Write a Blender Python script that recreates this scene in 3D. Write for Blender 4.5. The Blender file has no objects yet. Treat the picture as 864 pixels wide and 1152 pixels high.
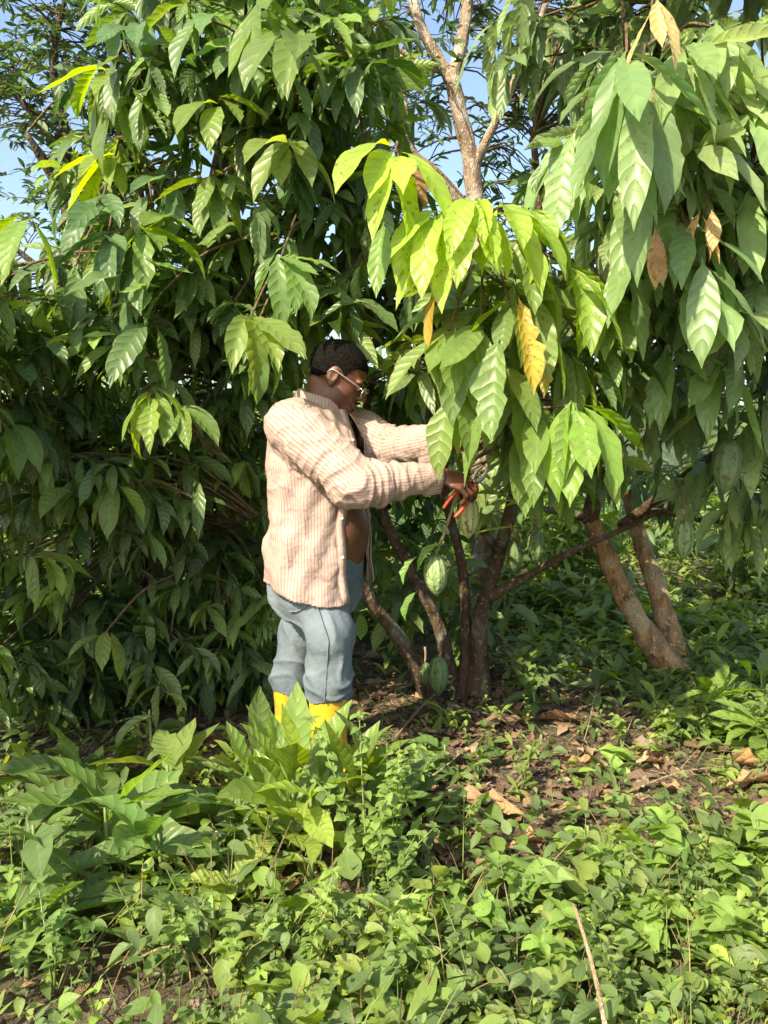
import bpy, math, random
import numpy as np
from mathutils import Vector, Matrix

# ------------------------------------------------------------------ scene, camera, light
S = bpy.context.scene
COL = S.collection
rad = math.radians
CAM_H = 1.25
FPX = 904.0
PITCH = math.atan2(84.0, FPX)
cam_d = bpy.data.cameras.new("camera")
cam = bpy.data.objects.new("camera", cam_d)
COL.objects.link(cam)
cam.location = (0, 0, CAM_H)
cam.rotation_euler = (math.pi / 2 - PITCH, 0, 0)
cam_d.sensor_fit = 'VERTICAL'
cam_d.sensor_height = 24.0
cam_d.lens = 24.0 * FPX / 1152.0
cam_d.clip_start = 0.05
cam_d.clip_end = 3000.0
S.camera = cam

SUN = Vector((-0.52, -0.66, 0.74)).normalized()        # points towards the sun
SUN_EL = math.asin(SUN.z)
w = bpy.data.worlds.new("World")
S.world = w
w.use_nodes = True
nt = w.node_tree
sky = nt.nodes.new("ShaderNodeTexSky")
sky.sky_type = 'NISHITA'
sky.sun_disc = False
sky.sun_elevation = SUN_EL
sky.sun_rotation = math.atan2(SUN.x, SUN.y)
sky.air_density = 1.1
sky.dust_density = 2.5
sky.ozone_density = 1.0
bg = nt.nodes["Background"]
bg.inputs[1].default_value = 0.14
nt.links.new(sky.outputs[0], bg.inputs[0])
sd = bpy.data.lights.new("sun", 'SUN')
sd.energy = 5.0
sd.angle = rad(0.6)
sd.color = (1.0, 0.89, 0.66)
so = bpy.data.objects.new("sun", sd)
so.rotation_euler = (-SUN).to_track_quat('-Z', 'Y').to_euler()
COL.objects.link(so)
S.view_settings.view_transform = 'Standard'
S.view_settings.look = 'None'
S.view_settings.gamma = 1.0
S.view_settings.exposure = 1.16
S.cycles.max_bounces = 7
S.cycles.diffuse_bounces = 3
S.cycles.glossy_bounces = 2
S.cycles.transmission_bounces = 4
S.cycles.transparent_max_bounces = 4
S.cycles.use_denoising = True

_f = Vector((0, math.cos(PITCH), -math.sin(PITCH)))
_u = Vector((0, math.sin(PITCH), math.cos(PITCH)))


def at(px, py, Y):
    """A real point at distance Y in front of the camera, measured off the photograph."""
    d = _f + Vector((1, 0, 0)) * ((px - 432.0) / FPX) + _u * ((576.0 - py) / FPX)
    return Vector((0, 0, CAM_H)) + d * (Y / d.y)


R = np.random.default_rng(11)


def ground_h(x, y):
    x = np.asarray(x, float)
    y = np.asarray(y, float)
    h = 0.025 * np.sin(x * 2.1 + 0.5) * np.cos(y * 1.7) + 0.012 * np.sin(x * 6.3 + y * 4.1) + 0.008 * np.sin(y * 9.0 - x * 7.0)
    h = h * np.clip((40 - y) / 40, 0, 1)
    far = np.clip(y - 9.0, 0, None)
    h = h - 7.0 * (1 - np.exp(-far / 30.0))
    hill = np.clip((np.abs(y + 0.3 * x) - 70) / 160, 0, 1)
    hill = hill * hill * (3 - 2 * hill)
    h = h + hill * (10 + 3 * np.sin(x * 0.018 + 1.0) + 5 * np.sin(x * 0.05)) * np.clip(y / 40, 0, 1)
    return h


# ------------------------------------------------------------------ object helpers
def tag(o, label=None, cat=None, group=None, kind=None):
    if label:
        o['label'] = label
    if cat:
        o['category'] = cat
    if group:
        o['group'] = group
    if kind:
        o['kind'] = kind
    return o


def empty(name, loc, label, cat, group=None):
    o = bpy.data.objects.new(name, None)
    o.empty_display_size = 0.1
    o.location = loc
    COL.objects.link(o)
    return tag(o, label, cat, group)


class Acc:
    """Collects geometry that becomes ONE mesh object."""

    def __init__(self):
        self.v, self.f, self.uv, self.c, self.m = [], [], [], [], []
        self.n = 0

    def add(self, v, f, uv=None, col=None, mat=0):
        v = np.asarray(v, float).reshape(-1, 3)
        f = np.asarray(f, np.int64).reshape(-1, 4)
        self.v.append(v)
        self.f.append(f + self.n)
        self.uv.append(np.zeros((len(v), 2)) if uv is None else np.asarray(uv, float).reshape(-1, 2))
        if col is None:
            col = np.ones((len(v), 4))
        col = np.asarray(col, float)
        if col.ndim == 1:
            col = np.tile(np.append(col, 1.0)[:4], (len(v), 1))
        self.c.append(col)
        self.m.append(np.full(len(f), mat))
        self.n += len(v)

    def build(self, name, mats, parent=None, smooth=True):
        if not isinstance(mats, (list, tuple)):
            mats = [mats]
        off = np.zeros(3)
        me = bpy.data.meshes.new(name)
        o = bpy.data.objects.new(name, me)
        COL.objects.link(o)
        if parent is not None:
            o.parent = parent
            p = parent
            while p is not None:
                off += np.array(p.location)
                p = p.parent
        V = np.concatenate(self.v) - off
        F = np.concatenate(self.f)
        UV = np.concatenate(self.uv)
        C = np.concatenate(self.c)
        Mi = np.concatenate(self.m)
        me.vertices.add(len(V))
        me.vertices.foreach_set("co", V.astype(np.float32).ravel())
        tri = F[:, 2] == F[:, 3]
        if tri.any():
            cnt = np.where(tri, 3, 4)
            st = np.concatenate([[0], np.cumsum(cnt)[:-1]])
            flat = F.ravel()
            keep = np.ones(len(flat), bool)
            keep[np.nonzero(tri)[0] * 4 + 3] = False
            flat = flat[keep]
        else:
            cnt = np.full(len(F), 4)
            st = np.arange(len(F)) * 4
            flat = F.ravel()
        me.loops.add(len(flat))
        me.polygons.add(len(F))
        me.loops.foreach_set("vertex_index", flat.astype(np.int32))
        me.polygons.foreach_set("loop_start", st.astype(np.int32))
        me.polygons.foreach_set("material_index", Mi.astype(np.int32))
        me.polygons.foreach_set("use_smooth", np.full(len(F), smooth))
        me.update(calc_edges=True)
        uvl = me.uv_layers.new(name="UVMap")
        uvl.data.foreach_set("uv", UV[flat].astype(np.float32).ravel())
        ca = me.color_attributes.new(name="tint", type='FLOAT_COLOR', domain='POINT')
        ca.data.foreach_set("color", C.astype(np.float32).ravel())
        me.validate()
        for m in mats:
            me.materials.append(m)
        return o


def catmull(pts, n):
    P = np.asarray(pts, float)
    if len(P) < 3:
        t = np.linspace(0, 1, n)[:, None]
        return P[0] * (1 - t) + P[-1] * t
    Q = np.vstack([2 * P[0] - P[1], P, 2 * P[-1] - P[-2]])
    out = []
    T = np.linspace(0, len(P) - 1 - 1e-9, n)
    for t in T:
        i = int(t)
        s = t - i
        a, b, c, d = Q[i], Q[i + 1], Q[i + 2], Q[i + 3]
        out.append(0.5 * ((2 * b) + (-a + c) * s + (2 * a - 5 * b + 4 * c - d) * s * s + (-a + 3 * b - 3 * c + d) * s ** 3))
    return np.array(out)


def tube(acc, pts, radii, seg=8, n=None, rough=0.0, col=None, mat=0, rng=None, cap=True):
    """Tapered tube through points, radii interpolated."""
    pts = [tuple(p) for p in pts]
    if n is None:
        n = max(2, len(pts) * 3)
    rr = np.asarray(radii, float)
    dat = np.hstack([np.asarray(pts, float), rr[:, None]])
    C = catmull(dat, n) if len(pts) > 2 else catmull(dat, max(n, 2))
    P, r = C[:, :3], np.maximum(C[:, 3], 1e-4)
    n = len(P)
    T = np.gradient(P, axis=0)
    T /= np.linalg.norm(T, axis=1)[:, None] + 1e-12
    ref = np.array([0.3, -1.0, 0.17])
    A = np.cross(T, ref)
    A /= np.linalg.norm(A, axis=1)[:, None] + 1e-9
    B = np.cross(T, A)
    th = np.linspace(0, 2 * np.pi, seg, endpoint=False)
    rad_ = r[:, None] * np.ones((1, seg))
    if rough > 0:
        g = rng or R
        rad_ = rad_ * (1 + rough * (g.random((n, seg)) - 0.5) + rough * 0.8 * np.sin(np.linspace(0, n * 0.9, n))[:, None] * np.cos(th * 2)[None, :])
    V = P[:, None, :] + rad_[..., None] * (np.cos(th)[None, :, None] * A[:, None, :] + np.sin(th)[None, :, None] * B[:, None, :])
    V = V.reshape(-1, 3)
    i = np.arange(n - 1)[:, None] * seg
    j = np.arange(seg)[None, :]
    k = (j + 1) % seg
    F = np.stack([i + j, i + k, i + seg + k, i + seg + j], -1).reshape(-1, 4)
    uv = np.stack([np.tile(th / 6.283, n), np.repeat(np.linspace(0, 1, n), seg)], -1)
    if cap:
        V = np.vstack([V, P[0] - T[0] * r[0] * 0.3, P[-1] + T[-1] * r[-1] * 0.3])
        uv = np.vstack([uv, [0, 0], [0, 1]])
        a, b = n * seg, n * seg + 1
        jj = np.arange(seg)
        kk = (jj + 1) % seg
        F = np.vstack([F, np.stack([np.full(seg, a), kk, jj, jj], -1), np.stack([np.full(seg, b), (n - 1) * seg + jj, (n - 1) * seg + kk, (n - 1) * seg + kk], -1)])
    acc.add(V, F, uv, col, mat)


PROF_CACAO = (np.array([0, .06, .10, .18, .3, .45, .6, .72, .82, .9, .96, 1]),
              np.array([.05, .05, .28, .58, .86, 1, .98, .85, .60, .27, .09, .01]))
PROF_OVATE = (np.array([0, .12, .17, .27, .4, .55, .7, .82, .92, 1]),
              np.array([.04, .05, .55, .88, 1, .93, .72, .45, .18, .01]))
PROF_ROUND = (np.array([0, .04, .12, .25, .4, .55, .7, .82, .92, 1]),
              np.array([.04, .45, .82, 1, 1, .92, .72, .5, .25, .01]))
PROF_POINT = (np.array([0, .04, .12, .22, .35, .5, .65, .8, .92, 1]),
              np.array([.06, .35, .74, .95, 1, .9, .68, .38, .13, .01]))
PROF_LANCE = (np.array([0, .1, .25, .45, .65, .82, .94, 1]),
              np.array([.12, .3, .7, 1, .9, .55, .2, .02]))
PROF_BLADE = (np.array([0, .3, .7, 1]), np.array([.8, 1, .7, .02]))


def leaves(acc, pos, az, e0, bend, L, W, col, roll=None, fold=None, ns=9, nu=2, prof=PROF_CACAO, wave=0.0, side=None, rng=R, pw=.6):
    """Many leaves at once. Each arches from elevation e0 down by bend (radians) along azimuth az."""
    pos = np.asarray(pos, float).reshape(-1, 3)
    N = len(pos)
    if N == 0:
        return
    bc = lambda a: np.broadcast_to(np.asarray(a, float), (N,)).copy()
    az, e0, bend, L, W = bc(az), bc(e0), bc(bend), bc(L), bc(W)
    roll = rng.normal(0, .35, N) if roll is None else bc(roll)
    fold = rng.uniform(.1, .5, N) if fold is None else bc(fold)
    s = np.linspace(0, 1, ns)
    hook = rng.normal(0, .25, N)
    ang = e0[:, None] - bend[:, None] * (s[None, :] ** pw) + hook[:, None] * np.clip(s - .6, 0, 1)[None, :] * 2.5
    swerve = rng.normal(0, .3, N)[:, None] * s[None, :]
    ds = (L / (ns - 1))[:, None]
    ah = az[:, None] + swerve
    T = np.stack([np.cos(ang) * np.cos(ah), np.cos(ang) * np.sin(ah), np.sin(ang)], -1)
    Pm = np.zeros((N, ns, 3))
    Pm[:, 1:] = np.cumsum((T[:, :-1] + T[:, 1:]) * 0.5 * ds[..., None], axis=1)
    Pm += pos[:, None, :]
    H = np.stack([-np.sin(ah), np.cos(ah), np.zeros_like(ah)], -1)
    Nn = np.cross(T, H)            # upper-side normal
    rl = roll[:, None] + rng.normal(0, .25, N)[:, None] * s[None, :]
    Sd = H * np.cos(rl)[..., None] + Nn * np.sin(rl)[..., None]
    Nr = np.cross(T, Sd)
    wp = np.interp(s, prof[0], prof[1])[None, :] * W[:, None] * 0.5
    us = np.linspace(-1, 1, 2 * nu + 1)
    ph = rng.random(N) * 6.28
    asym = rng.normal(0, .08, N)
    jamp = np.where(rng.random(N) < .2, rng.uniform(.3, .75, N), rng.uniform(.06, .22, N))
    V = np.zeros((N, ns, len(us), 3))
    for k, u in enumerate(us):
        jag = 1 + (rng.random((N, ns)) - .5) * jamp[:, None] * (1.0 if ns >= 9 and prof is not PROF_POINT else .3) * abs(u)
        ww = wp * jag * (1 + asym[:, None] * np.sign(u))
        off = Sd * (u * ww * np.cos(fold)[:, None])[..., None]
        lift = abs(u) * ww * np.sin(fold)[:, None]
        if wave > 0:
            lift = lift + wave * ww * abs(u) ** 1.5 * np.sin(s[None, :] * 17 + ph[:, None] + (0 if u > 0 else 1.7))
        V[:, :, k] = Pm + off + Nr * lift[..., None]
    nu2 = len(us)
    V = V.reshape(-1, 3)
    a = (np.arange(N) * ns * nu2)[:, None, None]
    i = (np.arange(ns - 1) * nu2)[None, :, None]
    j = np.arange(nu2 - 1)[None, None, :]
    b = a + i + j
    F = np.stack([b, b + 1, b + nu2 + 1, b + nu2], -1).reshape(-1, 4)
    uv = np.stack(np.broadcast_arrays(us[None, None, :], s[None, :, None] * np.ones((N, 1, 1))), -1).reshape(-1, 2)
    col = np.asarray(col, float)
    if col.ndim == 1:
        col = np.tile(col, (N, 1))
    if len(col) != N:
        col = np.tile(col[:1], (N, 1))
    rnd = rng.random(N)
    cc = np.concatenate([col[:, :3], rnd[:, None]], 1)
    C = np.repeat(cc, ns * nu2, axis=0)
    acc.add(V, F, uv, C)


# ------------------------------------------------------------------ materials
class NT:
    def __init__(self, name):
        self.m = bpy.data.materials.new(name)
        self.m.use_nodes = True
        self.t = self.m.node_tree
        self.b = self.t.nodes["Principled BSDF"]
        self.out = self.t.nodes["Material Output"]

    def n(self, typ, **kw):
        nd = self.t.nodes.new("ShaderNode" + typ)
        for k, v in kw.items():
            if k.startswith("i_"):
                nd.inputs[int(k[2:])].default_value = v
            else:
                setattr(nd, k, v)
        return nd

    def l(self, a, b):
        self.t.links.new(a, b)

    def math(self, op, a, b=None, c=None, clamp=False):
        nd = self.n("Math", operation=op, use_clamp=clamp)
        for i, x in enumerate((a, b, c)):
            if x is None:
                continue
            if isinstance(x, (int, float)):
                nd.inputs[i].default_value = x
            else:
                self.l(x, nd.inputs[i])
        return nd.outputs[0]

    def mix(self, fac, a, b, blend='MIX'):
        nd = self.n("Mix", data_type='RGBA', blend_type=blend)
        for i, x in ((0, fac), (6, a), (7, b)):
            if isinstance(x, (int, float)):
                nd.inputs[i].default_value = x
            elif isinstance(x, (tuple, list)):
                nd.inputs[i].default_value = (*x[:3], 1)
            else:
                self.l(x, nd.inputs[i])
        return nd.outputs[2]

    def noise(self, scale, detail=3, vec=None, rough=.5, out=0):
        nd = self.n("TexNoise")
        nd.inputs['Scale'].default_value = scale
        nd.inputs['Detail'].default_value = detail
        nd.inputs['Roughness'].default_value = rough
        if vec is not None:
            self.l(vec, nd.inputs['Vector'])
        return nd.outputs[out]

    def ramp(self, fac, stops):
        nd = self.n("ValToRGB")
        cr = nd.color_ramp
        while len(cr.elements) < len(stops):
            cr.elements.new(0.5)
        for e, (p, c) in zip(cr.elements, stops):
            e.position = p
            e.color = (*c, 1) if len(c) == 3 else c
        self.l(fac, nd.inputs[0])
        return nd.outputs[0]

    def bump(self, h, strength=.5, dist=.01, normal=None):
        nd = self.n("Bump")
        nd.inputs['Strength'].default_value = strength
        nd.inputs['Distance'].default_value = dist
        self.l(h, nd.inputs['Height'])
        if normal is not None:
            self.l(normal, nd.inputs['Normal'])
        self.l(nd.outputs[0], self.b.inputs['Normal'])
        return nd.outputs[0]


def leaf_material(name, rough=.38, transl=.30, veins=8.0, bump=.6, dry=False, spec=.5, dist=.004):
    q = NT(name)
    tc = q.n("TexCoord")
    at_ = q.n("Attribute", attribute_name="tint")
    sep = q.n("SeparateXYZ")
    q.l(tc.outputs['UV'], sep.inputs[0])
    au = q.math('ABSOLUTE', sep.outputs[0])
    v = sep.outputs[1]
    nz = q.noise(9, 2, tc.outputs['Object'])
    vper = q.math('MULTIPLY', v, q.math('MULTIPLY_ADD', at_.outputs['Alpha'], veins * 1.4, veins * 2.4))
    x = q.math('ADD', q.math('SUBTRACT', vper, q.math('MULTIPLY', q.math('POWER', au, 1.3), 3.2)), q.math('MULTIPLY', nz, 2.5))
    sn = q.math('ABSOLUTE', q.math('SINE', x))
    pil = q.math('POWER', sn, 0.6)
    mid = q.math('SUBTRACT', 1.0, q.math('DIVIDE', au, .07), clamp=True)
    vein = q.math('MULTIPLY', q.math('SUBTRACT', 1.0, q.math('DIVIDE', sn, .22), clamp=True), 0.45)
    vm = q.math('MAXIMUM', mid, vein)
    n1 = q.noise(14, 3, tc.outputs['Object'])
    n2 = q.noise(70, 2, tc.outputs['Object'])
    c = at_.outputs['Color']
    hsv = q.n("HueSaturation")
    q.l(c, hsv.inputs['Color'])
    q.l(q.math('MULTIPLY_ADD', n1, .9, .6), hsv.inputs['Value'])
    if dry:
        c1 = q.mix(q.math('MULTIPLY', vm, .4), hsv.outputs[0], (.42, .30, .15))
        spots = q.math('GREATER_THAN', n2, .6)
        c1 = q.mix(q.math('MULTIPLY', spots, .5), c1, (.09, .045, .02))
    else:
        c1 = q.mix(q.math('MULTIPLY', vm, .42), hsv.outputs[0], (.26, .36, .10))
        ys = q.math('MULTIPLY', q.math('GREATER_THAN', n2, .64), q.math('GREATER_THAN', at_.outputs['Alpha'], .45))
        c1 = q.mix(q.math('MULTIPLY', ys, .7), c1, (.16, .10, .03))
        edge = q.math('MULTIPLY', q.math('GREATER_THAN', q.math('ADD', au, q.math('MULTIPLY', n1, .5)), 1.2), q.math('GREATER_THAN', at_.outputs['Alpha'], .75))
        c1 = q.mix(q.math('MULTIPLY', edge, .7), c1, (.22, .15, .05))
    geo = q.n("NewGeometry")
    c2 = q.mix(q.math('MULTIPLY', geo.outputs['Backfacing'], .35), c1, (.16, .22, .10) if not dry else (.3, .2, .12))
    q.l(c2, q.b.inputs['Base Color'])
    q.l(q.math('MULTIPLY_ADD', n1, .25, rough - .1), q.b.inputs['Roughness'])
    q.b.inputs['Specular IOR Level'].default_value = spec
    hgt = q.math('ADD', pil, q.math('MULTIPLY', n2, .25))
    nb = q.bump(hgt, bump, dist)
    tr = q.n("BsdfTranslucent")
    c3 = q.n("HueSaturation")
    q.l(c1, c3.inputs['Color'])
    c3.inputs['Hue'].default_value = .48
    c3.inputs['Saturation'].default_value = 1.15
    c3.inputs['Value'].default_value = 2.1
    q.l(c3.outputs[0], tr.inputs[0])
    q.l(nb, tr.inputs['Normal'])
    mx = q.n("MixShader")
    mx.inputs[0].default_value = transl
    q.l(q.b.outputs[0], mx.inputs[1])
    q.l(tr.outputs[0], mx.inputs[2])
    q.l(mx.outputs[0], q.out.inputs[0])
    return q.m


def bark_material(name, base=(.20, .13, .075), dark=(.06, .04, .025), lichen=(.30, .30, .24), amount=.55, scale=18):
    q = NT(name)
    tc = q.n("TexCoord")
    mp = q.n("Mapping")
    mp.inputs['Scale'].default_value = (1, 1, .35)
    q.l(tc.outputs['Object'], mp.inputs[0])
    a = q.noise(scale, 6, mp.outputs[0], .65)
    b = q.noise(7, 3, tc.outputs['Object'])
    c = q.noise(scale * 5, 3, mp.outputs[0])
    col = q.ramp(a, [(.3, dark), (.55, base), (.8, tuple(min(1, x * 1.5) for x in base))])
    lf = q.ramp(b, [(amount, (0, 0, 0)), (amount + .1, (1, 1, 1))])
    col = q.mix(q.math('MULTIPLY', lf, .7), col, lichen)
    q.l(col, q.b.inputs['Base Color'])
    q.b.inputs['Roughness'].default_value = .9
    q.b.inputs['Specular IOR Level'].default_value = .2
    vo = q.n("TexVoronoi", feature='DISTANCE_TO_EDGE')
    vo.inputs['Scale'].default_value = scale * 3.5
    q.l(mp.outputs[0], vo.inputs['Vector'])
    cr = q.math('MULTIPLY', vo.outputs['Distance'], 2.5, clamp=True)
    spot = q.ramp(q.noise(45, 3, tc.outputs['Object']), [(.60, (0, 0, 0)), (.66, (1, 1, 1))])
    col = q.mix(q.math('MULTIPLY', spot, .55), col, tuple(min(1, x * 1.5) for x in lichen))
    col = q.mix(q.math('MULTIPLY', q.math('SUBTRACT', .25, cr, clamp=True), 1.6), col, dark)
    q.l(col, q.b.inputs['Base Color'])
    q.bump(q.math('ADD', q.math('ADD', a, q.math('MULTIPLY', c, .6)), q.math('MULTIPLY', cr, .22)), 1.0, .014)
    return q.m


M_LEAF = leaf_material("cacao_leaf", rough=.38, transl=.34, spec=.5, bump=.55)
M_YOUNG = leaf_material("young_leaf", rough=.36, transl=.42, spec=.4)
M_FAR = leaf_material("far_leaf", rough=.45, transl=.3, bump=.3, spec=.35)
M_WEED = leaf_material("weed_leaf", rough=.5, transl=.36, veins=5, bump=.25, spec=.3, dist=.0015)
M_DRY = leaf_material("dry_leaf", rough=.7, transl=.12, dry=True, spec=.25)
M_BARK = bark_material("shaded_bark", (.10, .065, .04), (.03, .02, .013), (.18, .18, .14), .56)  # bark darkened to hold the shade the stems stand in
M_BARK_R = bark_material("sunlit_bark", (.38, .24, .12), (.09, .055, .03), (.42, .36, .24), .55, 20)  # same bark lightened to stand in for sun on the leaning trunks
M_BARK_T = bark_material("pale_bark", (.30, .22, .15), (.10, .07, .045), (.46, .42, .34), .5, 22)
M_TWIG = bark_material("twig_bark", (.16, .11, .06), (.06, .045, .025), (.2, .2, .1), .6, 40)
M_DRYSTEM = bark_material("dry_stem", (.42, .32, .18), (.2, .14, .08), (.5, .42, .3), .6, 60)


def green_stem_mat():
    q = NT("green_stem")
    tc = q.n("TexCoord")
    c = q.ramp(q.noise(30, 3, tc.outputs['Object']), [(.3, (.10, .17, .04)), (.7, (.20, .22, .07))])
    q.l(c, q.b.inputs['Base Color'])
    q.b.inputs['Roughness'].default_value = .6
    return q.m


M_STEM = green_stem_mat()


def ground_mat():
    q = NT("soil")
    tc = q.n("TexCoord")
    a = q.noise(1.3, 5, tc.outputs['Object'], .6)
    b = q.noise(22, 8, tc.outputs['Object'], .7)
    c = q.noise(120, 5, tc.outputs['Object'], .7)
    soil = q.ramp(b, [(.28, (.04, .028, .018)), (.5, (.14, .105, .072)), (.72, (.32, .27, .20))])
    green = q.ramp(c, [(.35, (.02, .035, .01)), (.65, (.08, .12, .03))])
    col = q.mix(q.ramp(a, [(.5, (0, 0, 0)), (.7, (.6, .6, .6))]), soil, green)
    sx = q.n("SeparateXYZ")
    q.l(tc.outputs['Object'], sx.inputs[0])
    far = q.math('DIVIDE', q.math('SUBTRACT', sx.outputs[1], 9.0), 8.0, clamp=True)
    fn = q.ramp(q.noise(.5, 6, tc.outputs['Object'], .7), [(.35, (.02, .045, .012)), (.6, (.06, .11, .03)), (.8, (.10, .15, .05))])
    col = q.mix(far, col, fn)
    q.l(col, q.b.inputs['Base Color'])
    q.b.inputs['Roughness'].default_value = .95
    q.b.inputs['Specular IOR Level'].default_value = .15
    q.bump(q.math('ADD', b, q.math('MULTIPLY', c, .5)), 1.0, .03)
    return q.m


M_GROUND = ground_mat()


def pod_mat():
    q = NT("cacao_pod")
    tc = q.n("TexCoord")
    at_ = q.n("Attribute", attribute_name="tint")
    sep = q.n("SeparateXYZ")
    q.l(tc.outputs['UV'], sep.inputs[0])
    rg = q.math('ABSOLUTE', q.math('SINE', q.math('MULTIPLY', sep.outputs[0], 3.1416 * 10)))
    n = q.noise(60, 4, tc.outputs['Object'], .6)
    gro = q.math('SUBTRACT', 1.0, q.math('DIVIDE', rg, .55), clamp=True)
    c = q.mix(q.math('MULTIPLY', gro, .75), at_.outputs['Color'], (.10, .16, .05))
    c = q.mix(q.ramp(n, [(.55, (0, 0, 0)), (.75, (.55, .55, .55))]), c, (.30, .34, .17))
    c = q.mix(q.math('MULTIPLY', q.math('GREATER_THAN', q.noise(40, 3, tc.outputs['Object']), .62), .75), c, (.10, .07, .03))
    q.l(c, q.b.inputs['Base Color'])
    q.b.inputs['Roughness'].default_value = .55
    q.bump(q.math('ADD', q.math('MULTIPLY', rg, .6), q.math('MULTIPLY', n, 1.6)), .9, .006)
    return q.m


M_POD = pod_mat()
M_FLOWER = NT("pale_flower").m
M_FLOWER.node_tree.nodes["Principled BSDF"].inputs[0].default_value = (.7, .68, .6, 1)

# ------------------------------------------------------------------ the ground
acc = Acc()
nx, ny = 260, 320
tx = np.linspace(-1, 1, nx)
ty = np.linspace(-0.55, 1, ny)
gx = np.sinh(tx * 6.0) / np.sinh(6.0) * 500
gy = np.sinh(ty * 6.0) / np.sinh(6.0) * 600 + 2.5
X, Y = np.meshgrid(gx, gy)
Z = ground_h(X, Y)
near = np.exp(-((X) ** 2 + (Y - 3) ** 2) / 20)
Z = Z + near * 0.012 * (R.random(X.shape) - .5)
Vg = np.stack([X, Y, Z], -1).reshape(-1, 3)
i, j = np.meshgrid(np.arange(ny - 1), np.arange(nx - 1), indexing='ij')
b = (i * nx + j).ravel()
acc.add(Vg, np.stack([b, b + 1, b + nx + 1, b + nx], -1))
g = acc.build('ground', M_GROUND)
g['kind'] = 'structure'
g['label'] = 'bare brown soil and leaf mould under the cacao trees'

# forested hillside on the far side of the valley: bumpy canopy
acc = Acc()
nx, ny = 240, 60
tx = np.linspace(-260, 260, nx)
ty = np.linspace(0, 1, ny)
X, T = np.meshgrid(tx, ty)
Yh = 95 + T * 130
Zh = -6 + 14 * T ** .8 + 3 * np.sin(X * .02 + 2) + R.random(X.shape) * 3.0
b = np.arange((ny - 1) * nx).reshape(ny - 1, nx)[:, :-1].ravel()
acc.add(np.stack([X, Yh, Zh], -1).reshape(-1, 3), np.stack([b, b + 1, b + nx + 1, b + nx], -1))
q = NT("forest_hill")
tc = q.n("TexCoord")
c = q.ramp(q.noise(.35, 8, tc.outputs['Object'], .75), [(.35, (.03, .06, .025)), (.6, (.10, .15, .07)), (.8, (.17, .22, .11))])
q.l(c, q.b.inputs['Base Color'])
q.b.inputs['Roughness'].default_value = 1
q.bump(q.noise(.8, 6, tc.outputs['Object'], .7), 1, 1.5)
hl = acc.build('hillside', q.m)
hl['kind'] = 'structure'
hl['label'] = 'pale green wooded hillside across the valley'

# ------------------------------------------------------------------ foliage engine
KEEP_LIT = []      # points that the photograph shows in sunlight: branches were pruned here
for p, r_ in (((345, 455, 2.75), .17), ((322, 490, 2.70), .19), ((330, 540, 2.70), .17), ((365, 525, 2.62), .16),
              ((410, 545, 2.56), .15), ((455, 535, 2.6), .13), ((345, 600, 2.66), .15), ((470, 490, 2.8), .12), ((372, 425, 2.8), .12),
              ((515, 270, 2.5), .22), ((600, 300, 2.5), .2), ((575, 400, 2.5), .15), ((645, 500, 2.5), .15), ((440, 220, 2.4), .15), ((540, 430, 2.5), .15), ((360, 700, 2.7), .12)):
    KEEP_LIT.append((np.array(at(*p)), r_))
VIEW_CLEAR = []    # the man stands clear of the crowns
for p, r_ in (((385, 420, 2.8), .11), ((335, 480, 2.7), .15), ((330, 540, 2.7), .14), ((340, 620, 2.7), .14), ((400, 540, 2.6), .15), ((455, 535, 2.6), .12),
              ((400, 600, 2.7), .12), ((350, 700, 2.7), .16), ((465, 490, 2.75), .10), ((360, 760, 2.7), .14), ((520, 545, 2.6), .10), ((770, 612, 3.2), .06), ((823, 527, 2.9), .07), ((505, 650, 2.7), .08), ((603, 612, 3.5), .05), ((660, 610, 3.9), .10), ((720, 690, 4.0), .14)):
    VIEW_CLEAR.append((np.array(at(*p)), r_))
SUNV = np.array(SUN)
CAMP = np.array([0, 0, CAM_H])


def clear_mask(P, rng, lit_keep=.06, slack=1.0):
    keep = np.ones(len(P), bool)
    for c, r_ in KEEP_LIT:
        d = P - c
        t = d @ SUNV
        dist = np.linalg.norm(d - t[:, None] * SUNV, axis=1)
        hit = (t > 0.02) & (dist < r_ * slack)
        keep &= ~(hit & (rng.random(len(P)) > lit_keep))
    for c, r_ in VIEW_CLEAR:
        ray = c - CAMP
        ln = np.linalg.norm(ray)
        ray = ray / ln
        d = P - CAMP
        t = d @ ray
        dist = np.linalg.norm(d - t[:, None] * ray, axis=1)
        keep &= ~((t < ln + .16) & (t > 0) & (dist < r_ * slack * (t / ln) + .06))
    # nothing grows right through the man
    d = P - np.array([-.2, 2.82, 0])
    keep &= ~((np.hypot(d[:, 0], d[:, 1]) < .30) & (P[:, 2] < 1.45))
    return keep


def blob_points(rng, blobs):
    out, cen = [], []
    for (px, py, Y, rx, ry, rz, n) in blobs:
        c = np.array(at(px, py, Y))
        p = rng.normal(0, 1, (n, 3))
        p /= np.linalg.norm(p, axis=1)[:, None]
        p *= (rng.random(n) ** .45)[:, None]
        out.append(c + p * np.array([rx, ry, rz]))
        cen.append(np.tile(c + np.array([0, .35, 0]), (n, 1)))
    return np.concatenate(out), np.concatenate(cen)


GREENS = np.array([[.072, .148, .026], [.110, .195, .034], [.044, .095, .022], [.150, .245, .040], [.13, .190, .055], [.20, .285, .050]])


def pick_cols(rng, n, pal=GREENS, p=None, jit=.18):
    c = pal[rng.choice(len(pal), n, p=p)]
    return c * (1 + rng.normal(0, jit, (n, 1)))


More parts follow.
